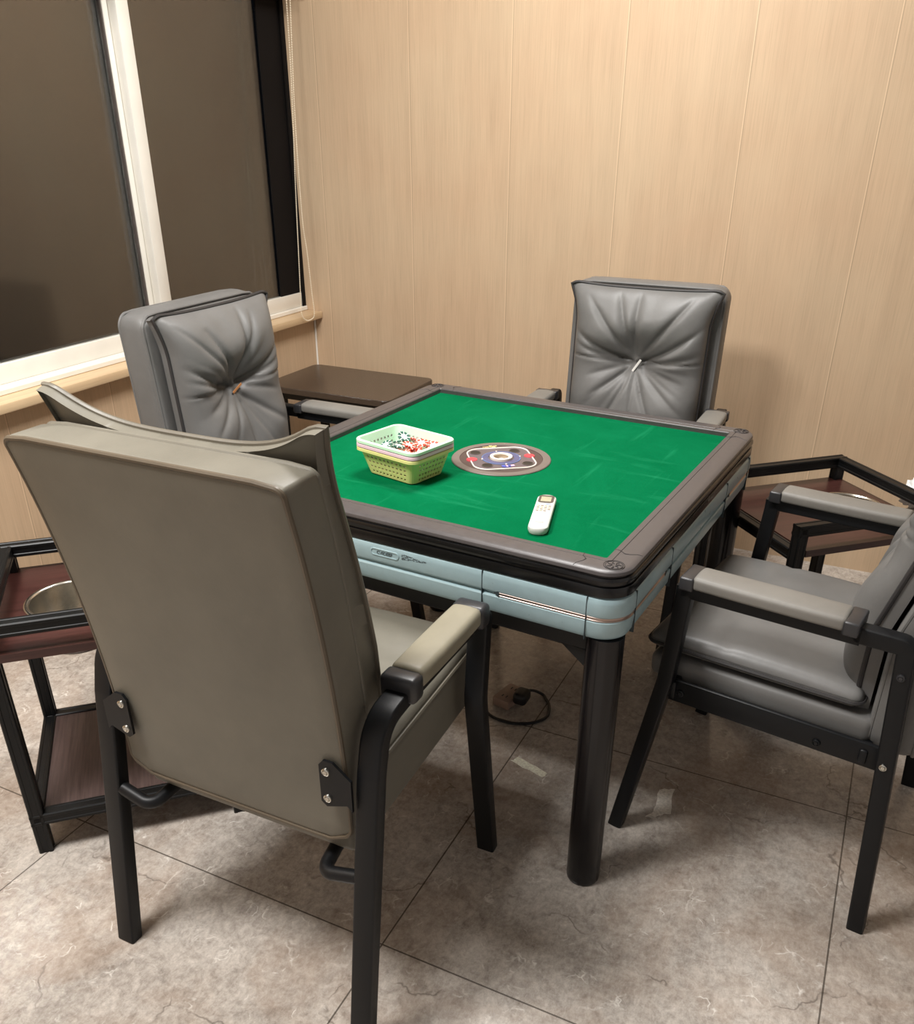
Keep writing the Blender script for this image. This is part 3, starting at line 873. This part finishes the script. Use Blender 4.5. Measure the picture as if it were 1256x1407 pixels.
def back_cushion(S, seed):
    rnd = random.Random(seed)
    nx, nz = 96, 108
    zb, zt = S['cz']; th = S['cth']; ztuft = S['ztuft']; sag = S['sag']
    front = {}; back = {}
    waves = [(rnd.uniform(-PI, PI), rnd.uniform(.08, .18), rnd.uniform(.004, .010), rnd.uniform(.14, .26)) for _ in range(9)]
    folds = []
    for sd in (-1, 1):
        folds += [(sd, rnd.uniform(.085, .12), rnd.uniform(1.25, 1.6), .020, .012, .22), (sd, rnd.uniform(.035, .06), rnd.uniform(1.2, 1.7), .013, .009, .215),
                  (sd, rnd.uniform(-.20, -.14), rnd.uniform(.7, 1.0), .010, .012, rnd.uniform(.12, .19)), (sd, rnd.uniform(-.07, -.05), rnd.uniform(.9, 1.3), .007, .009, rnd.uniform(.12, .18)),
                  (sd, rnd.uniform(-.38, -.3), .8, .008, .013, rnd.uniform(.08, .12))]
    drops = [(rnd.uniform(-.06, .06), rnd.uniform(-.012, .012), .016, .012, ztuft, zt - .01), (rnd.uniform(.05, .14), .0, .013, .010, ztuft + .01, zt - rnd.uniform(.0, .05)), (rnd.uniform(-.16, -.06), 0, .013, .011, ztuft + .01, zt - rnd.uniform(.0, .06)),
             (rnd.uniform(.15, .24), .0, .009, .009, ztuft + .03, zt - .03)]
    def wall(t): return S['wall'][0] + (S['wall'][1] - S['wall'][0]) * max(0, min(1, (t - .35) / .6))
    def W(t):
        w = S['cw'][0] + (S['cw'][1] - S['cw'][0]) * min(1, t / .6)
        w += S['ear'] * max(0, (t - .80) / .20) ** 1.6
        return w
    def base(s, t):
        w = W(t); x = s * w
        z = zb + (zt - zb) * t - sag * (1 - abs(s) ** S.get('sagp', 2.2)) * max(0, (t - .55) / .45) ** 1.5
        z -= S['lobe'] * (max(0, abs(s) - .86) / .14) ** 2.2 * max(0, (t - .86) / .14)      # rounded corner lobes
        y = S['py'](z) + S['pth'] + .004
        y += S.get('earfwd', 0) * abs(s) ** 4 * max(0, (t - .7) / .3) ** 2
        return x, y, z
    def thick(s, t):
        e = max(0, 1 - abs(s) ** 5) ** .5 * max(0, 1 - abs(2 * t - 1) ** 7) ** .5
        d = th * (.50 + .50 * math.sin(PI * min(1, max(0, .1 + t * .9))) ** .7)
        x, y, z = base(s, t)
        d *= 1.0 + .28 * math.exp(-((z - ztuft - .13) / .075) ** 2) - .12 * math.exp(-((z - ztuft + .02) / .06) ** 2)
        r = math.hypot(x, z - ztuft); ph = math.atan2(z - ztuft, x)
        d -= .034 * math.exp(-(r / .075) ** 2) + .008 * math.exp(-(r / .2) ** 2)
        fade = max(0, 1 - abs(s) ** 6) ** .7
        for a, wd, am, ln in waves:
            da = (ph - a + PI) % (2 * PI) - PI
            d -= am * math.exp(-(abs(da) / wd) ** 1.15) * math.exp(-(r / ln) ** 2) * min(1, r / .05) * fade
        # long curved folds running from the tuft to the sides, and the seams
        ax = abs(x)
        for side_, cc, pw_, am, wd, lim in folds:
            if (x > 0) == (side_ > 0) and ax < lim:
                zl = ztuft + cc * (ax / .2) ** pw_
                d -= am * math.exp(-(abs(z - zl) / wd) ** 1.3) * min(1, ax / .03) * (1 - (ax / lim) ** 4) * fade
        for x0, sl, am, wd, z_lo, z_hi in drops:
            if z_lo < z < z_hi:
                q = (z - z_lo) / (z_hi - z_lo)
                d -= am * math.exp(-(abs(x - x0 * (z - ztuft) / .2 - sl) / wd) ** 1.4) * math.sin(PI * q) ** .6
        d -= .006 * math.exp(-((z - ztuft - .012 * (ax / .2)) / .0035) ** 2) * min(1, ax / .02)
        if z < ztuft: d -= .005 * math.exp(-((x + .03 * (ztuft - z)) / .0035) ** 2)
        # creases coming down from the top corners
        d += .004 * math.sin(s * 17 + seed) * max(0, t - .6) * (1 - abs(s)) + .003 * math.sin(t * 23 + s * 4 + seed)
        return max(.006, d * e + .008 * e)
    bm = bm_new()
    for i in range(nx + 1):
        for j in range(nz + 1):
            s = math.sin((-1 + 2 * i / nx) * PI / 2) * .35 + (-1 + 2 * i / nx) * .65; t = j / nz
            x, y, z = base(s, t); edge = i in (0, nx) or j in (0, nz)
            yb = y + .012
            if edge:
                front[i, j] = bm.verts.new((x, yb + wall(t) - .008, z)); back[i, j] = bm.verts.new((x * .985, yb - .008, z - .004 * (j == nz)))
            else:
                front[i, j] = bm.verts.new((x, yb + wall(t) - .016 + thick(s, t), z)); back[i, j] = bm.verts.new((x, yb - .010 * max(0, 1 - abs(s) ** 4), z))
    for i in range(nx):
        for j in range(nz):
            f = [front[i, j], front[i + 1, j], front[i + 1, j + 1], front[i, j + 1]]; bm.faces.new(f[::-1])
            b = [back[i, j], back[i + 1, j], back[i + 1, j + 1], back[i, j + 1]]
            bm.faces.new(b)
    rim_ = [(i, 0) for i in range(nx)] + [(nx, j) for j in range(nz)] + [(i, nz) for i in range(nx, 0, -1)] + [(0, j) for j in range(nz, 0, -1)]
    for p_, q_ in zip(rim_, rim_[1:] + rim_[:1]): bm.faces.new((front[p_], front[q_], back[q_], back[p_]))
    def border(k=40):
        P = []
        def q(s, t): x, y, z = base(s, t); return Vector((x, y + wall(t) + .004, z))
        for i in range(k): P.append(q(-1 + 2 * i / k, 0))
        for i in range(k): P.append(q(1, i / k))
        for i in range(k): P.append(q(1 - 2 * i / k, 1))
        for i in range(k): P.append(q(-1, 1 - i / k))
        return P
    x, y, z = base(0, (ztuft - zb) / (zt - zb))
    return bm, border(), Vector((0, y + wall(.6) - .004 + thick(0, (ztuft - zb) / (zt - zb)), ztuft))

def armchair(label, loc, rz, S, seed, tagmat=None):
    ch = empty('armchair', label, 'chair', (*loc, 0), rz, 'chairs around the table')
    L, Pd, pip = S['leather'], S['padm'], S['pip']
    bp = obj('back_panel', back_panel(S), L, ch, angle=60)
    for face in (0, 1):
        bm = bm_new(); sweep(bm, edge_path(S, face), circ(.0042, 8), closed=True); obj('piping', bm, S['leather2'] if face == 0 else L, bp)
    bm, bd, tp = back_cushion(S, seed)
    bc_ = obj('back_cushion', bm, L, ch, angle=70)
    bm = bm_new(); sweep(bm, bd, circ(.0048, 8), closed=True); obj('piping', bm, pip, bc_)
    if tagmat:
        bm = bm_new(); add_box(bm, -.0035, .0035, -.0012, .0012, -.022, .022, .0008, 1)
        bmesh.ops.transform(bm, matrix=Matrix.Translation(tp + Vector((-.006, .009, -.008))) @ Matrix.Rotation(S.get('tagrot', -.55), 4, 'Y'), verts=bm.verts)
        obj('tag', bm, tagmat, bc_, smooth=False)
    # seat
    sx = S['sw']; y0, y1 = S['sy']; z0, z1 = S['sz']
    def sfn(v):
        t = (v.y + (y1 - y0) / 2) / (y1 - y0)
        v.z += S.get('srise', 0) * (t - .5)
        return v
    bm = bm_new(); soft_box(bm, sx * 2, y1 - y0, z1 - z0, .018, (12, 12, 3), sfn, (0, (y0 + y1) / 2, (z0 + z1) / 2)); obj('seat_base', bm, L, ch, angle=60)
    c0, c1 = S['csy']; k0, k1 = S['csz']; cw = S['csw']
    rnd = random.Random(seed + 50)
    wv = [(rnd.uniform(-.2, .2), rnd.uniform(c0, c1), rnd.uniform(.03, .06), rnd.uniform(-.006, .004)) for _ in range(9)]
    def cfn(v):
        fx = 1 - abs(v.x / cw) ** 4; ty = (v.y + (c1 - c0) / 2) / (c1 - c0); fy = 1 - abs(2 * ty - 1) ** 5
        yy = v.y + (c0 + c1) / 2
        if v.z > 0:
            v.z += .014 * fx * fy + .006 * math.sin(ty * 3)
            for ax, ay, wd, am in wv: v.z += am * math.exp(-((v.x - ax) ** 2 + (yy - ay) ** 2) / wd ** 2)
            v.z -= .006 * math.exp(-((v.y - (c1 - c0) * .12) / .006) ** 2) * .5
        else: v.z += .012 * (1 - fx * fy)
        v.z += S.get('srise', 0) * (ty - .5)
        return v
    bm = bm_new(); soft_box(bm, cw * 2, c1 - c0, k1 - k0, .020, (22, 22, 3), cfn, (0, (c0 + c1) / 2, (k0 + k1) / 2))
    sc_ = obj('seat_cushion', bm, L, ch, angle=60)
    bm = bm_new(); zz = (k0 + k1) / 2
    P = [Vector((x, y + (c0 + c1) / 2, zz + .004 + S.get('srise', 0) * (y / (c1 - c0)))) for x, y in rsq(cw + .001, (c1 - c0) / 2 + .001, .022, 5)]
    sweep(bm, P, circ(.004, 6), closed=True); obj('piping', bm, pip, sc_)
    # frames
    w = S['w']
    for s in (-1, 1):
        sec = rrect(S['tw'], S['td'], S['tr'], 3)
        bm = bm_new(); sweep(bm, [(s * w, y, z) for y, z in S['rear']], sec, side=(1, 0, 0)); obj('leg', bm, M['black'], ch, angle=40)
        bm = bm_new(); sweep(bm, [(s * w, y, z) for y, z in S['front']], sec, side=(1, 0, 0)); obj('leg', bm, M['black'], ch, angle=40)
        bm = bm_new(); sweep(bm, [(s * w, y, z) for y, z in S['arm']], sec, side=(1, 0, 0)); arm = obj('arm_rail', bm, M['black'], ch, angle=40)
        a0, a1 = S['pady']; zt = S['padz']; pw = S['padw']; px = s * S['padx']
        ph_, pr_ = S['padh'], S['padr']
        def pfn(v):
            v.x *= 1 - .06 * abs(2 * v.y / (a1 - a0)) ** 3
            if v.z > 0: v.z += .004 * (1 - (2 * v.x / pw) ** 2)
            return v
        bm = bm_new(); soft_box(bm, pw, a1 - a0, ph_, pr_, (6, 14, 2), pfn, (px, (a0 + a1) / 2, zt - ph_ / 2)); pad = obj('arm_pad', bm, Pd, ch, angle=60)
        for e0, e1 in ((a0 - S['capl'], a0 + .004), (a1 - .004, a1 + S['capl'])):
            bm = bm_new(); add_box(bm, px - pw / 2 - .001, px + pw / 2 + .001, e0, e1, zt - S['caph'], zt - .001, S['capr'], 3); obj('arm_cap', bm, M['capgrey'], pad, angle=40)
    if S['style'] == 'curved':
        for s in (-1, 1):
            bm = bm_new()
            P = fillet([(s * w, .05, .356), (s * .185, .045, .338), (s * .178, .10, .345), (s * .178, .46, .355)], [.022, .03], 6)
            sweep(bm, P, circ(.0125, 12)); obj('support_tube', bm, M['black'], ch)
            # bracket plate on the back of the shell
            bm = bm_new(); z = .529; yb = S['py'](z) - .011
            out = [(.252, -.040), (.243, -.030), (.205, -.044), (.195, -.036), (.195, .036), (.203, .046), (.220, .046), (.252, .020)]
            A_ = [bm.verts.new((s * x, yb - .0025, z + q)) for x, q in out]; B_ = [bm.verts.new((s * x, yb + .0025, z + q)) for x, q in out]
            bm.faces.new(A_); bm.faces.new(B_[::-1])
            for j in range(len(out)): bm.faces.new((A_[j], A_[(j + 1) % len(out)], B_[(j + 1) % len(out)], B_[j]))
            br = obj('bracket', bm, M['black'], ch, smooth=False)
            for q in (-.026, .026):
                b2 = bm_new(); bolt(b2, (s * .208, yb - .0025, z + q), (0, -1, 0), .0078, .004); obj('bolt', b2, M['steel_bolt'], br)
    else:
        for s in (-1, 1):
            bm = bm_new(); add_box(bm, s * (w - .012) - .006, s * (w - .012) + .006, .036, .462, .376, .428, .004, 2)
            rl = obj('side_rail', bm, M['black'], ch, angle=40)
            for y, z in ((.156, .395), (.430, .401)):
                b2 = bm_new(); bolt(b2, (s * (w - .006), y, z), (s, 0, 0), .0085, .005); obj('bolt', b2, M['black'], rl)
            for y, z in ((.0465, .594), (.034, .405)):
                b2 = bm_new(); bolt(b2, (s * (w + S['tw'] / 2), y, z), (s, 0, 0), .0075, .004); obj('bolt', b2, M['steel_bolt'] if z < .5 else M['capgrey'], rl)
        bm = bm_new(); add_box(bm, -w, w, .44, .455, .385, .425, .004, 2); obj('front_rail', bm, M['black'], ch, angle=40)
        bm = bm_new(); add_box(bm, -w, w, .065, .08, .385, .415, .004, 2); obj('rear_rail', bm, M['black'], ch, angle=40)
    return ch

cur = dict(style='curved', leather=M['leatherA'], leather2=M['leatherA2'], padm=M['padA'], pip=M['pipingA'],
    pz=(.392, 1.050), pw=(.236, .238), pth=.080, pr=.014, cdrop=.006, lobe=.014, wall=(.050, .020), topdip=.0, py=lambda z: .066 - .0107 * (z - .413) / .635 - .0843 * max(0, (z - .413) / .635) ** 2,
    cz=(.50, 1.110), cw=(.222, .226), ear=.016, earfwd=.0, sag=.062, sagp=3.4, cth=.036, ztuft=.82,
    sw=.226, sy=(.09, .535), sz=(.362, .492), srise=.03, csy=(.13, .555), csz=(.488, .532), csw=.235,
    w=.271, tw=.040, td=.028, tr=.004,
    rear=fillet([(0, 0), (.078, .545), (.100, .632), (.19, .640)], [.05, .055], 8),
    arm=[(.165, .638), (.30, .640), (.452, .640)],
    front=fillet([(.440, .640), (.482, .636), (.466, .45), (.541, 0)], [.03, .10], 6),
    pady=(.195, .425), padz=.676, padw=.062, padx=.271, padh=.034, padr=.010, capl=.032, caph=.046, capr=.009)
stg = dict(style='straight', leather=M['leather'], leather2=M['leather'], padm=M['pad'], pip=M['piping'],
    pz=(.385, 1.014), pw=(.238, .238), pth=.092, pr=.032, cdrop=.022, lobe=.010, wall=(.026, .026), topdip=.0, py=lambda z: back_plane(z, .41, -.008, 1.0, -.056),
    cz=(.455, 1.012), cw=(.206, .206), ear=.028, sag=.010, sagp=3, cth=.072, ztuft=.790,
    sw=.240, sy=(.07, .515), sz=(.405, .462), csy=(.10, .525), csz=(.460, .505), csw=.240,
    w=.272, tw=.030, td=.032, tr=.004,
    rear=fillet([(0, 0), (.050, .650), (.135, .650)], [.012], 4),
    arm=[(.125, .646), (.452, .644)],
    front=fillet([(.447, .652), (.447, .63), (.462, .43), (.534, 0)], [.0, .06], 6),
    pady=(.150, .428), padz=.682, padw=.070, padx=.272, padh=.024, padr=.008, capl=.024, caph=.028, capr=.004)

armchair('olive grey leather armchair seen from behind, nearest, with curved black arms', (-.078, -1.027), .003, cur, 3)
armchair('grey leather armchair in front of the window, with an orange tag on its cushion', (-.965, .088), -PI / 2, dict(stg, tagrot=-1.15), 21, M['tag_orange'])
armchair('grey leather armchair with a white tag, behind the table against the panelled wall', (.075, .968), PI, dict(stg, tagrot=-.55), 8, M['tag_white'])
armchair('grey leather armchair seen side on at the right, cut by the picture edge', (1.0007, -.0975), PI / 2 - math.atan2(.15615, .98773), dict(stg, cth=.062, py=lambda z: -.010 - .26 * max(0, z - .63)), 33)

# ------------------------------------------------------------------ side tables
def prof_sec(w=.030):
    """square profile with two fine grooves on every face"""
    h = w / 2; g = .0013; pts = []
    face = [(-h + .0025, 0), (-h * .4 - g, 0), (-h * .4, -g), (h * .4, -g), (h * .4 + g, 0), (h - .0025, 0)]
    for k in range(4):
        a = k * PI / 2; c, s = math.cos(a), math.sin(a)
        for u, d in face: x, y = h + d, u; pts.append((x * c - y * s, x * s + y * c))
    return pts

def tray_table(label, loc, ang, LX, LY, bowl, open_x):
    """corner (0,0); x along the long side, y along the other"""
    t = empty('side_table', label, 'side table', (*loc, 0), ang, 'dark side tables')
    hz, bz, w = .580, .512, .030
    sec = prof_sec(w); i = w / 2
    for x, y in ((i, i), (LX - i, i), (LX - i, LY - i), (i, LY - i)):
        bm = bm_new(); sweep(bm, [(x, y, 0), (x, y, hz - .002)], sec, side=(1, 0, 0)); obj('leg', bm, M['alu_black'], t, smooth=False)
    def rail(name, a, b, z):
        bm = bm_new(); d = Vector((b[0] - a[0], b[1] - a[1], 0)).normalized(); s = Vector((-d.y, d.x, 0))
        sweep(bm, [(a[0], a[1], z), (b[0], b[1], z)], sec, side=s); return obj(name, bm, M['alu_black'], t, smooth=False)
    for name, z in (('top_rail', hz - i), ('lower_rail', .092)):
        rail(name, (0, i), (LX, i), z); rail(name, (0, LY - i), (LX, LY - i), z)
        
        for k, xx in ((0, i), (1, LX - i)):       # one short side of the tray is open: its rail sits at board height
            rail(name, (xx, w), (xx, LY - w), .497 if (k == open_x and name == 'top_rail') else z)
    # board with a round hole for the bowl
    bm = bm_new(); cx, cy, R = bowl; n = 48
    m = .003; m0, m1 = (m + w if open_x == 0 else m), (m + w if open_x == 1 else m)
    for zz in (bz, bz - .018):
        pass
    def outer(k):
        a = 2 * PI * k / n; dx, dy = math.cos(a), math.sin(a); t_ = 1e9
        if dx > 1e-9: t_ = min(t_, (LX - m1 - cx) / dx)
        if dx < -1e-9: t_ = min(t_, (m0 - cx) / dx)
        if dy > 1e-9: t_ = min(t_, (LY - m - cy) / dy)
        if dy < -1e-9: t_ = min(t_, (m - cy) / dy)
        return cx + dx * t_, cy + dy * t_
    angs = sorted([2 * PI * k / n for k in range(n)] + [math.atan2(y - cy, x - cx) % (2 * PI) for x in (m0, LX - m1) for y in (m, LY - m)])
    def ray(a):
        dx, dy = math.cos(a), math.sin(a); t_ = 1e9
        if dx > 1e-9: t_ = min(t_, (LX - m1 - cx) / dx)
        if dx < -1e-9: t_ = min(t_, (m0 - cx) / dx)
        if dy > 1e-9: t_ = min(t_, (LY - m - cy) / dy)
        if dy < -1e-9: t_ = min(t_, (m - cy) / dy)
        return (cx + dx * t_, cy + dy * t_), (cx + dx * R, cy + dy * R)
    rr = [ray(a) for a in angs]; K = len(rr); rings = []
    for which, z in ((0, bz), (1, bz), (1, bz - .018), (0, bz - .018)):
        rings.append([bm.verts.new((*p[which], z)) for p in rr])
    for q in range(4):
        A_, B_ = rings[q], rings[(q + 1) % 4]
        for j in range(K): bm.faces.new((A_[j], A_[(j + 1) % K], B_[(j + 1) % K], B_[j]))
    obj('tray_board', bm, M['wenge'], t, smooth=False)
    bm = bm_new(); add_box(bm, w, LX - w, w, LY - w, .088, .102); obj('shelf', bm, M['wenge2'], t, smooth=False)
    return t
def steel_bowl(label, x, y, z, R):
    b = empty('steel_bowl', label, 'bowl', (x, y, z))
    bm = bm_new()
    lathe(bm, [(0, -.095), (R * .80, -.095), (R * .86, -.088), (R * .93, -.01), (R * .945, 0)], 64); lathe(bm, [(R * .965, 0), (R * .95, -.012), (R * .88, -.091), (R * .8, -.098), (0, -.098)], 64)
    obj('cup', bm, M['steel'], b, angle=50)
    bm = bm_new(); lathe(bm, [(R * .93, 0), (R * .95, .0035), (R * .99, .0045), (R * 1.04, .003), (R * 1.055, .0012)], 64); obj('rolled_rim', bm, M['chrome'] if False else M['steel'], b, angle=60)
    return b
RB = .092
aL = math.radians(44); oL = Vector((-.697, -.945))
tray_table('dark side table with black rails and a steel bowl, left of the nearest chair', oL, aL, .456, .420, (.155, .212, RB * .98), 1)
p = oL + Vector((math.cos(aL) * .155 - math.sin(aL) * .212, math.sin(aL) * .155 + math.cos(aL) * .212))
steel_bowl('round steel bowl sunk into the side table at the left edge', p.x, p.y, .512, RB)
aR = math.radians(43); oR = Vector((.672, .268))
tray_table('dark side table with black rails behind the right chair, near the back wall', oR, aR, .456, .432, (.330, .222, RB * .98), 0)
p = oR + Vector((math.cos(aR) * .330 - math.sin(aR) * .222, math.sin(aR) * .330 + math.cos(aR) * .222))
steel_bowl('round steel bowl sunk into the side table behind the right chair', p.x, p.y, .512, RB)
# crumpled tissue
random.seed(4)
bm = bm_new(); bmesh.ops.create_icosphere(bm, subdivisions=4, radius=1)
for v in bm.verts:
    n_ = v.co.normalized()
    k = 1 + .28 * math.sin(7 * n_.x + 3 * n_.z) * math.sin(6 * n_.y - 2) + .22 * math.sin(13 * n_.y + 9 * n_.z) * math.sin(11 * n_.x) + random.uniform(-.05, .05)
    v.co = Vector((n_.x * .042 * k, n_.y * .05 * k, max(-.03, n_.z * .045 * k)))
tag(obj('tissue', bm, M['tissue'], angle=20, loc=(.937, .735, .5425)), 'white crumpled tissue on the side table behind the right chair', 'tissue')

# corner table with closed dark top
cx0, cx1, cy0, cy1, zt = -1.385, -.822, .868, 1.245, .555
ct = empty('side_table', 'side table with plain dark brown top standing in the corner under the window', 'side table', ((cx0 + cx1) / 2, (cy0 + cy1) / 2, 0), 0, 'dark side tables')
hx, hy = (cx1 - cx0) / 2, (cy1 - cy0) / 2
bm = bm_new(); lo = ring_loft(bm, [(hx - .004, hy - .004, .028, zt - .024), (hx, hy, .032, zt - .022), (hx, hy, .032, zt - .003), (hx - .002, hy - .002, .03, zt)], 8); cap(bm, lo[0][::-1]); cap(bm, lo[-1])
obj('top', bm, M['brown_top'], ct, angle=30)
for sx in (-1, 1):
    for sy in (-1, 1):
        bm = bm_new(); x, y = sx * (hx - .06), sy * (hy - .05); sweep(bm, [(x, y, 0), (x, y, zt - .022)], prof_sec(.03), side=(1, 0, 0)); obj('leg', bm, M['alu_black'], ct, smooth=False)
bm = bm_new(); add_box(bm, -hx + .05, hx - .05, -hy + .04, hy - .04, .20, .218); obj('shelf', bm, M['wenge'], ct, smooth=False)
for sy in (-1, 1):
    bm = bm_new(); add_box(bm, -hx + .06, hx - .06, sy * (hy - .05) - .012, sy * (hy - .05) + .012, zt - .055, zt - .022); obj('apron', bm, M['alu_black'], ct, smooth=False)

# ------------------------------------------------------------------ things on the floor
st = empty('power_strip', 'small beige power socket block on the floor under the table', 'power strip', (.012, .066, 0), math.radians(-12))
bm = bm_new(); add_box(bm, -.027, .027, -.044, .044, 0, .028, .004, 2); obj('case', bm, M['strip'], st, angle=30)
bm = bm_new()
for y in (-.022, .022):
    add_box(bm, -.008, -.005, y - .005, y + .005, .0275, .0288); add_box(bm, .005, .008, y - .005, y + .005, .0275, .0288)
obj('socket_slots', bm, M['cable'], st, smooth=False)
pc = empty('power_cable', 'black cable looped on the floor from the plug under the table', 'cable', (.045, .035, 0))
cp = [(.047, .046, .045), (.064, .10, .03), (.088, .128, .007), (.108, .110, .0045), (.126, .085, .0045), (.138, .041, .0045), (.127, .008, .0045), (.102, -.018, .0045), (.066, -.034, .0045), (.031, -.037, .0045), (-.002, -.029, .0045), (-.03, -.010, .0045), (-.075, .012, .0045), (-.13, .04, .0045), (-.19, .09, .0045)]
bm = bm_new(); sweep(bm, smooth_path([Vector(q) - Vector((.045, .035, 0)) for q in cp], 6), circ(.0042, 8)); obj('cord', bm, M['cable'], pc)
bm = bm_new(); soft_box(bm, .040, .052, .036, .012, (4, 4, 3), None, (.012, .012, .040)); obj('plug', bm, M['cable'], pc, angle=60)
def scrap(label, pts, mat):
    c = sum((Vector(p) for p in pts), Vector((0, 0))) / len(pts)
    bm = bm_new(); rnd = random.Random(len(label)); edge = []
    for a, b in zip(pts, pts[1:] + pts[:1]):
        for k in range(5):
            q = Vector(a).lerp(Vector(b), k / 5) - c; edge.append(q + Vector((rnd.uniform(-.003, .003), rnd.uniform(-.003, .003))))
    A_ = [bm.verts.new((q.x, q.y, .0009)) for q in edge]; B_ = [bm.verts.new((q.x, q.y, .0001)) for q in edge]
    bm.faces.new(A_)
    for j in range(len(edge)): bm.faces.new((A_[j], A_[(j + 1) % len(edge)], B_[(j + 1) % len(edge)], B_[j]))
    return tag(obj('tape_scrap', bm, mat, smooth=False, loc=(c.x, c.y, 0)), label, 'tape', 'tape scraps on the floor')
scrap('speckled beige strip of old tape on the floor left of the near table leg', [(.122, -.179), (.132, -.158), (.224, -.184), (.218, -.209)], M['tape'])
scrap('torn grey patch of old tape on the floor between table leg and right chair', [(.491, -.125), (.524, -.106), (.539, -.197), (.507, -.223), (.486, -.236), (.50, -.20)], M['tape2'])

# ------------------------------------------------------------------ light
w = bpy.data.worlds.new('night'); sc.world = w; w.use_nodes = True
w.node_tree.nodes['Background'].inputs[0].default_value = (.010, .011, .014, 1); w.node_tree.nodes['Background'].inputs[1].default_value = .3
def area(name, loc, sx, sy, power, col=(1, .98, .955), rot=(0, 0, 0)):
    l = bpy.data.lights.new(name, 'AREA'); l.shape = 'RECTANGLE'; l.size = sx; l.size_y = sy; l.energy = power; l.color = col
    o = bpy.data.objects.new(name, l); COL.objects.link(o); o.location = loc; o.rotation_euler = rot; return o
area('ceiling_lamp', (-.60, -1.50, H - .02), .60, .60, 86)
area('ceiling_lamp_rear', (-.08, .30, H - .02), .60, .60, 52)

# ------------------------------------------------------------------ camera
cd = bpy.data.cameras.new('camera'); cam = bpy.data.objects.new('camera', cd); COL.objects.link(cam); sc.camera = cam
yaw, pitch, roll, Fpx, ox, oy = -.4493, .4998, .0025, 1200.9, 1.61, 130.28
f = Vector((math.sin(yaw) * math.cos(pitch), math.cos(yaw) * math.cos(pitch), -math.sin(pitch)))
r = Vector((math.cos(yaw), -math.sin(yaw), 0)); u = r.cross(f)
c_, s_ = math.cos(roll), math.sin(roll); r, u = c_ * r + s_ * u, -s_ * r + c_ * u
mw = Matrix((r, u, -f)).transposed().to_4x4(); mw.translation = (.7713, -1.8423, 1.4213); cam.matrix_world = mw
cd.sensor_fit = 'HORIZONTAL'; cd.sensor_width = 36; cd.lens = Fpx / 1256 * 36
cd.shift_x = -ox / 1256; cd.shift_y = oy / 1256; cd.clip_start = .02
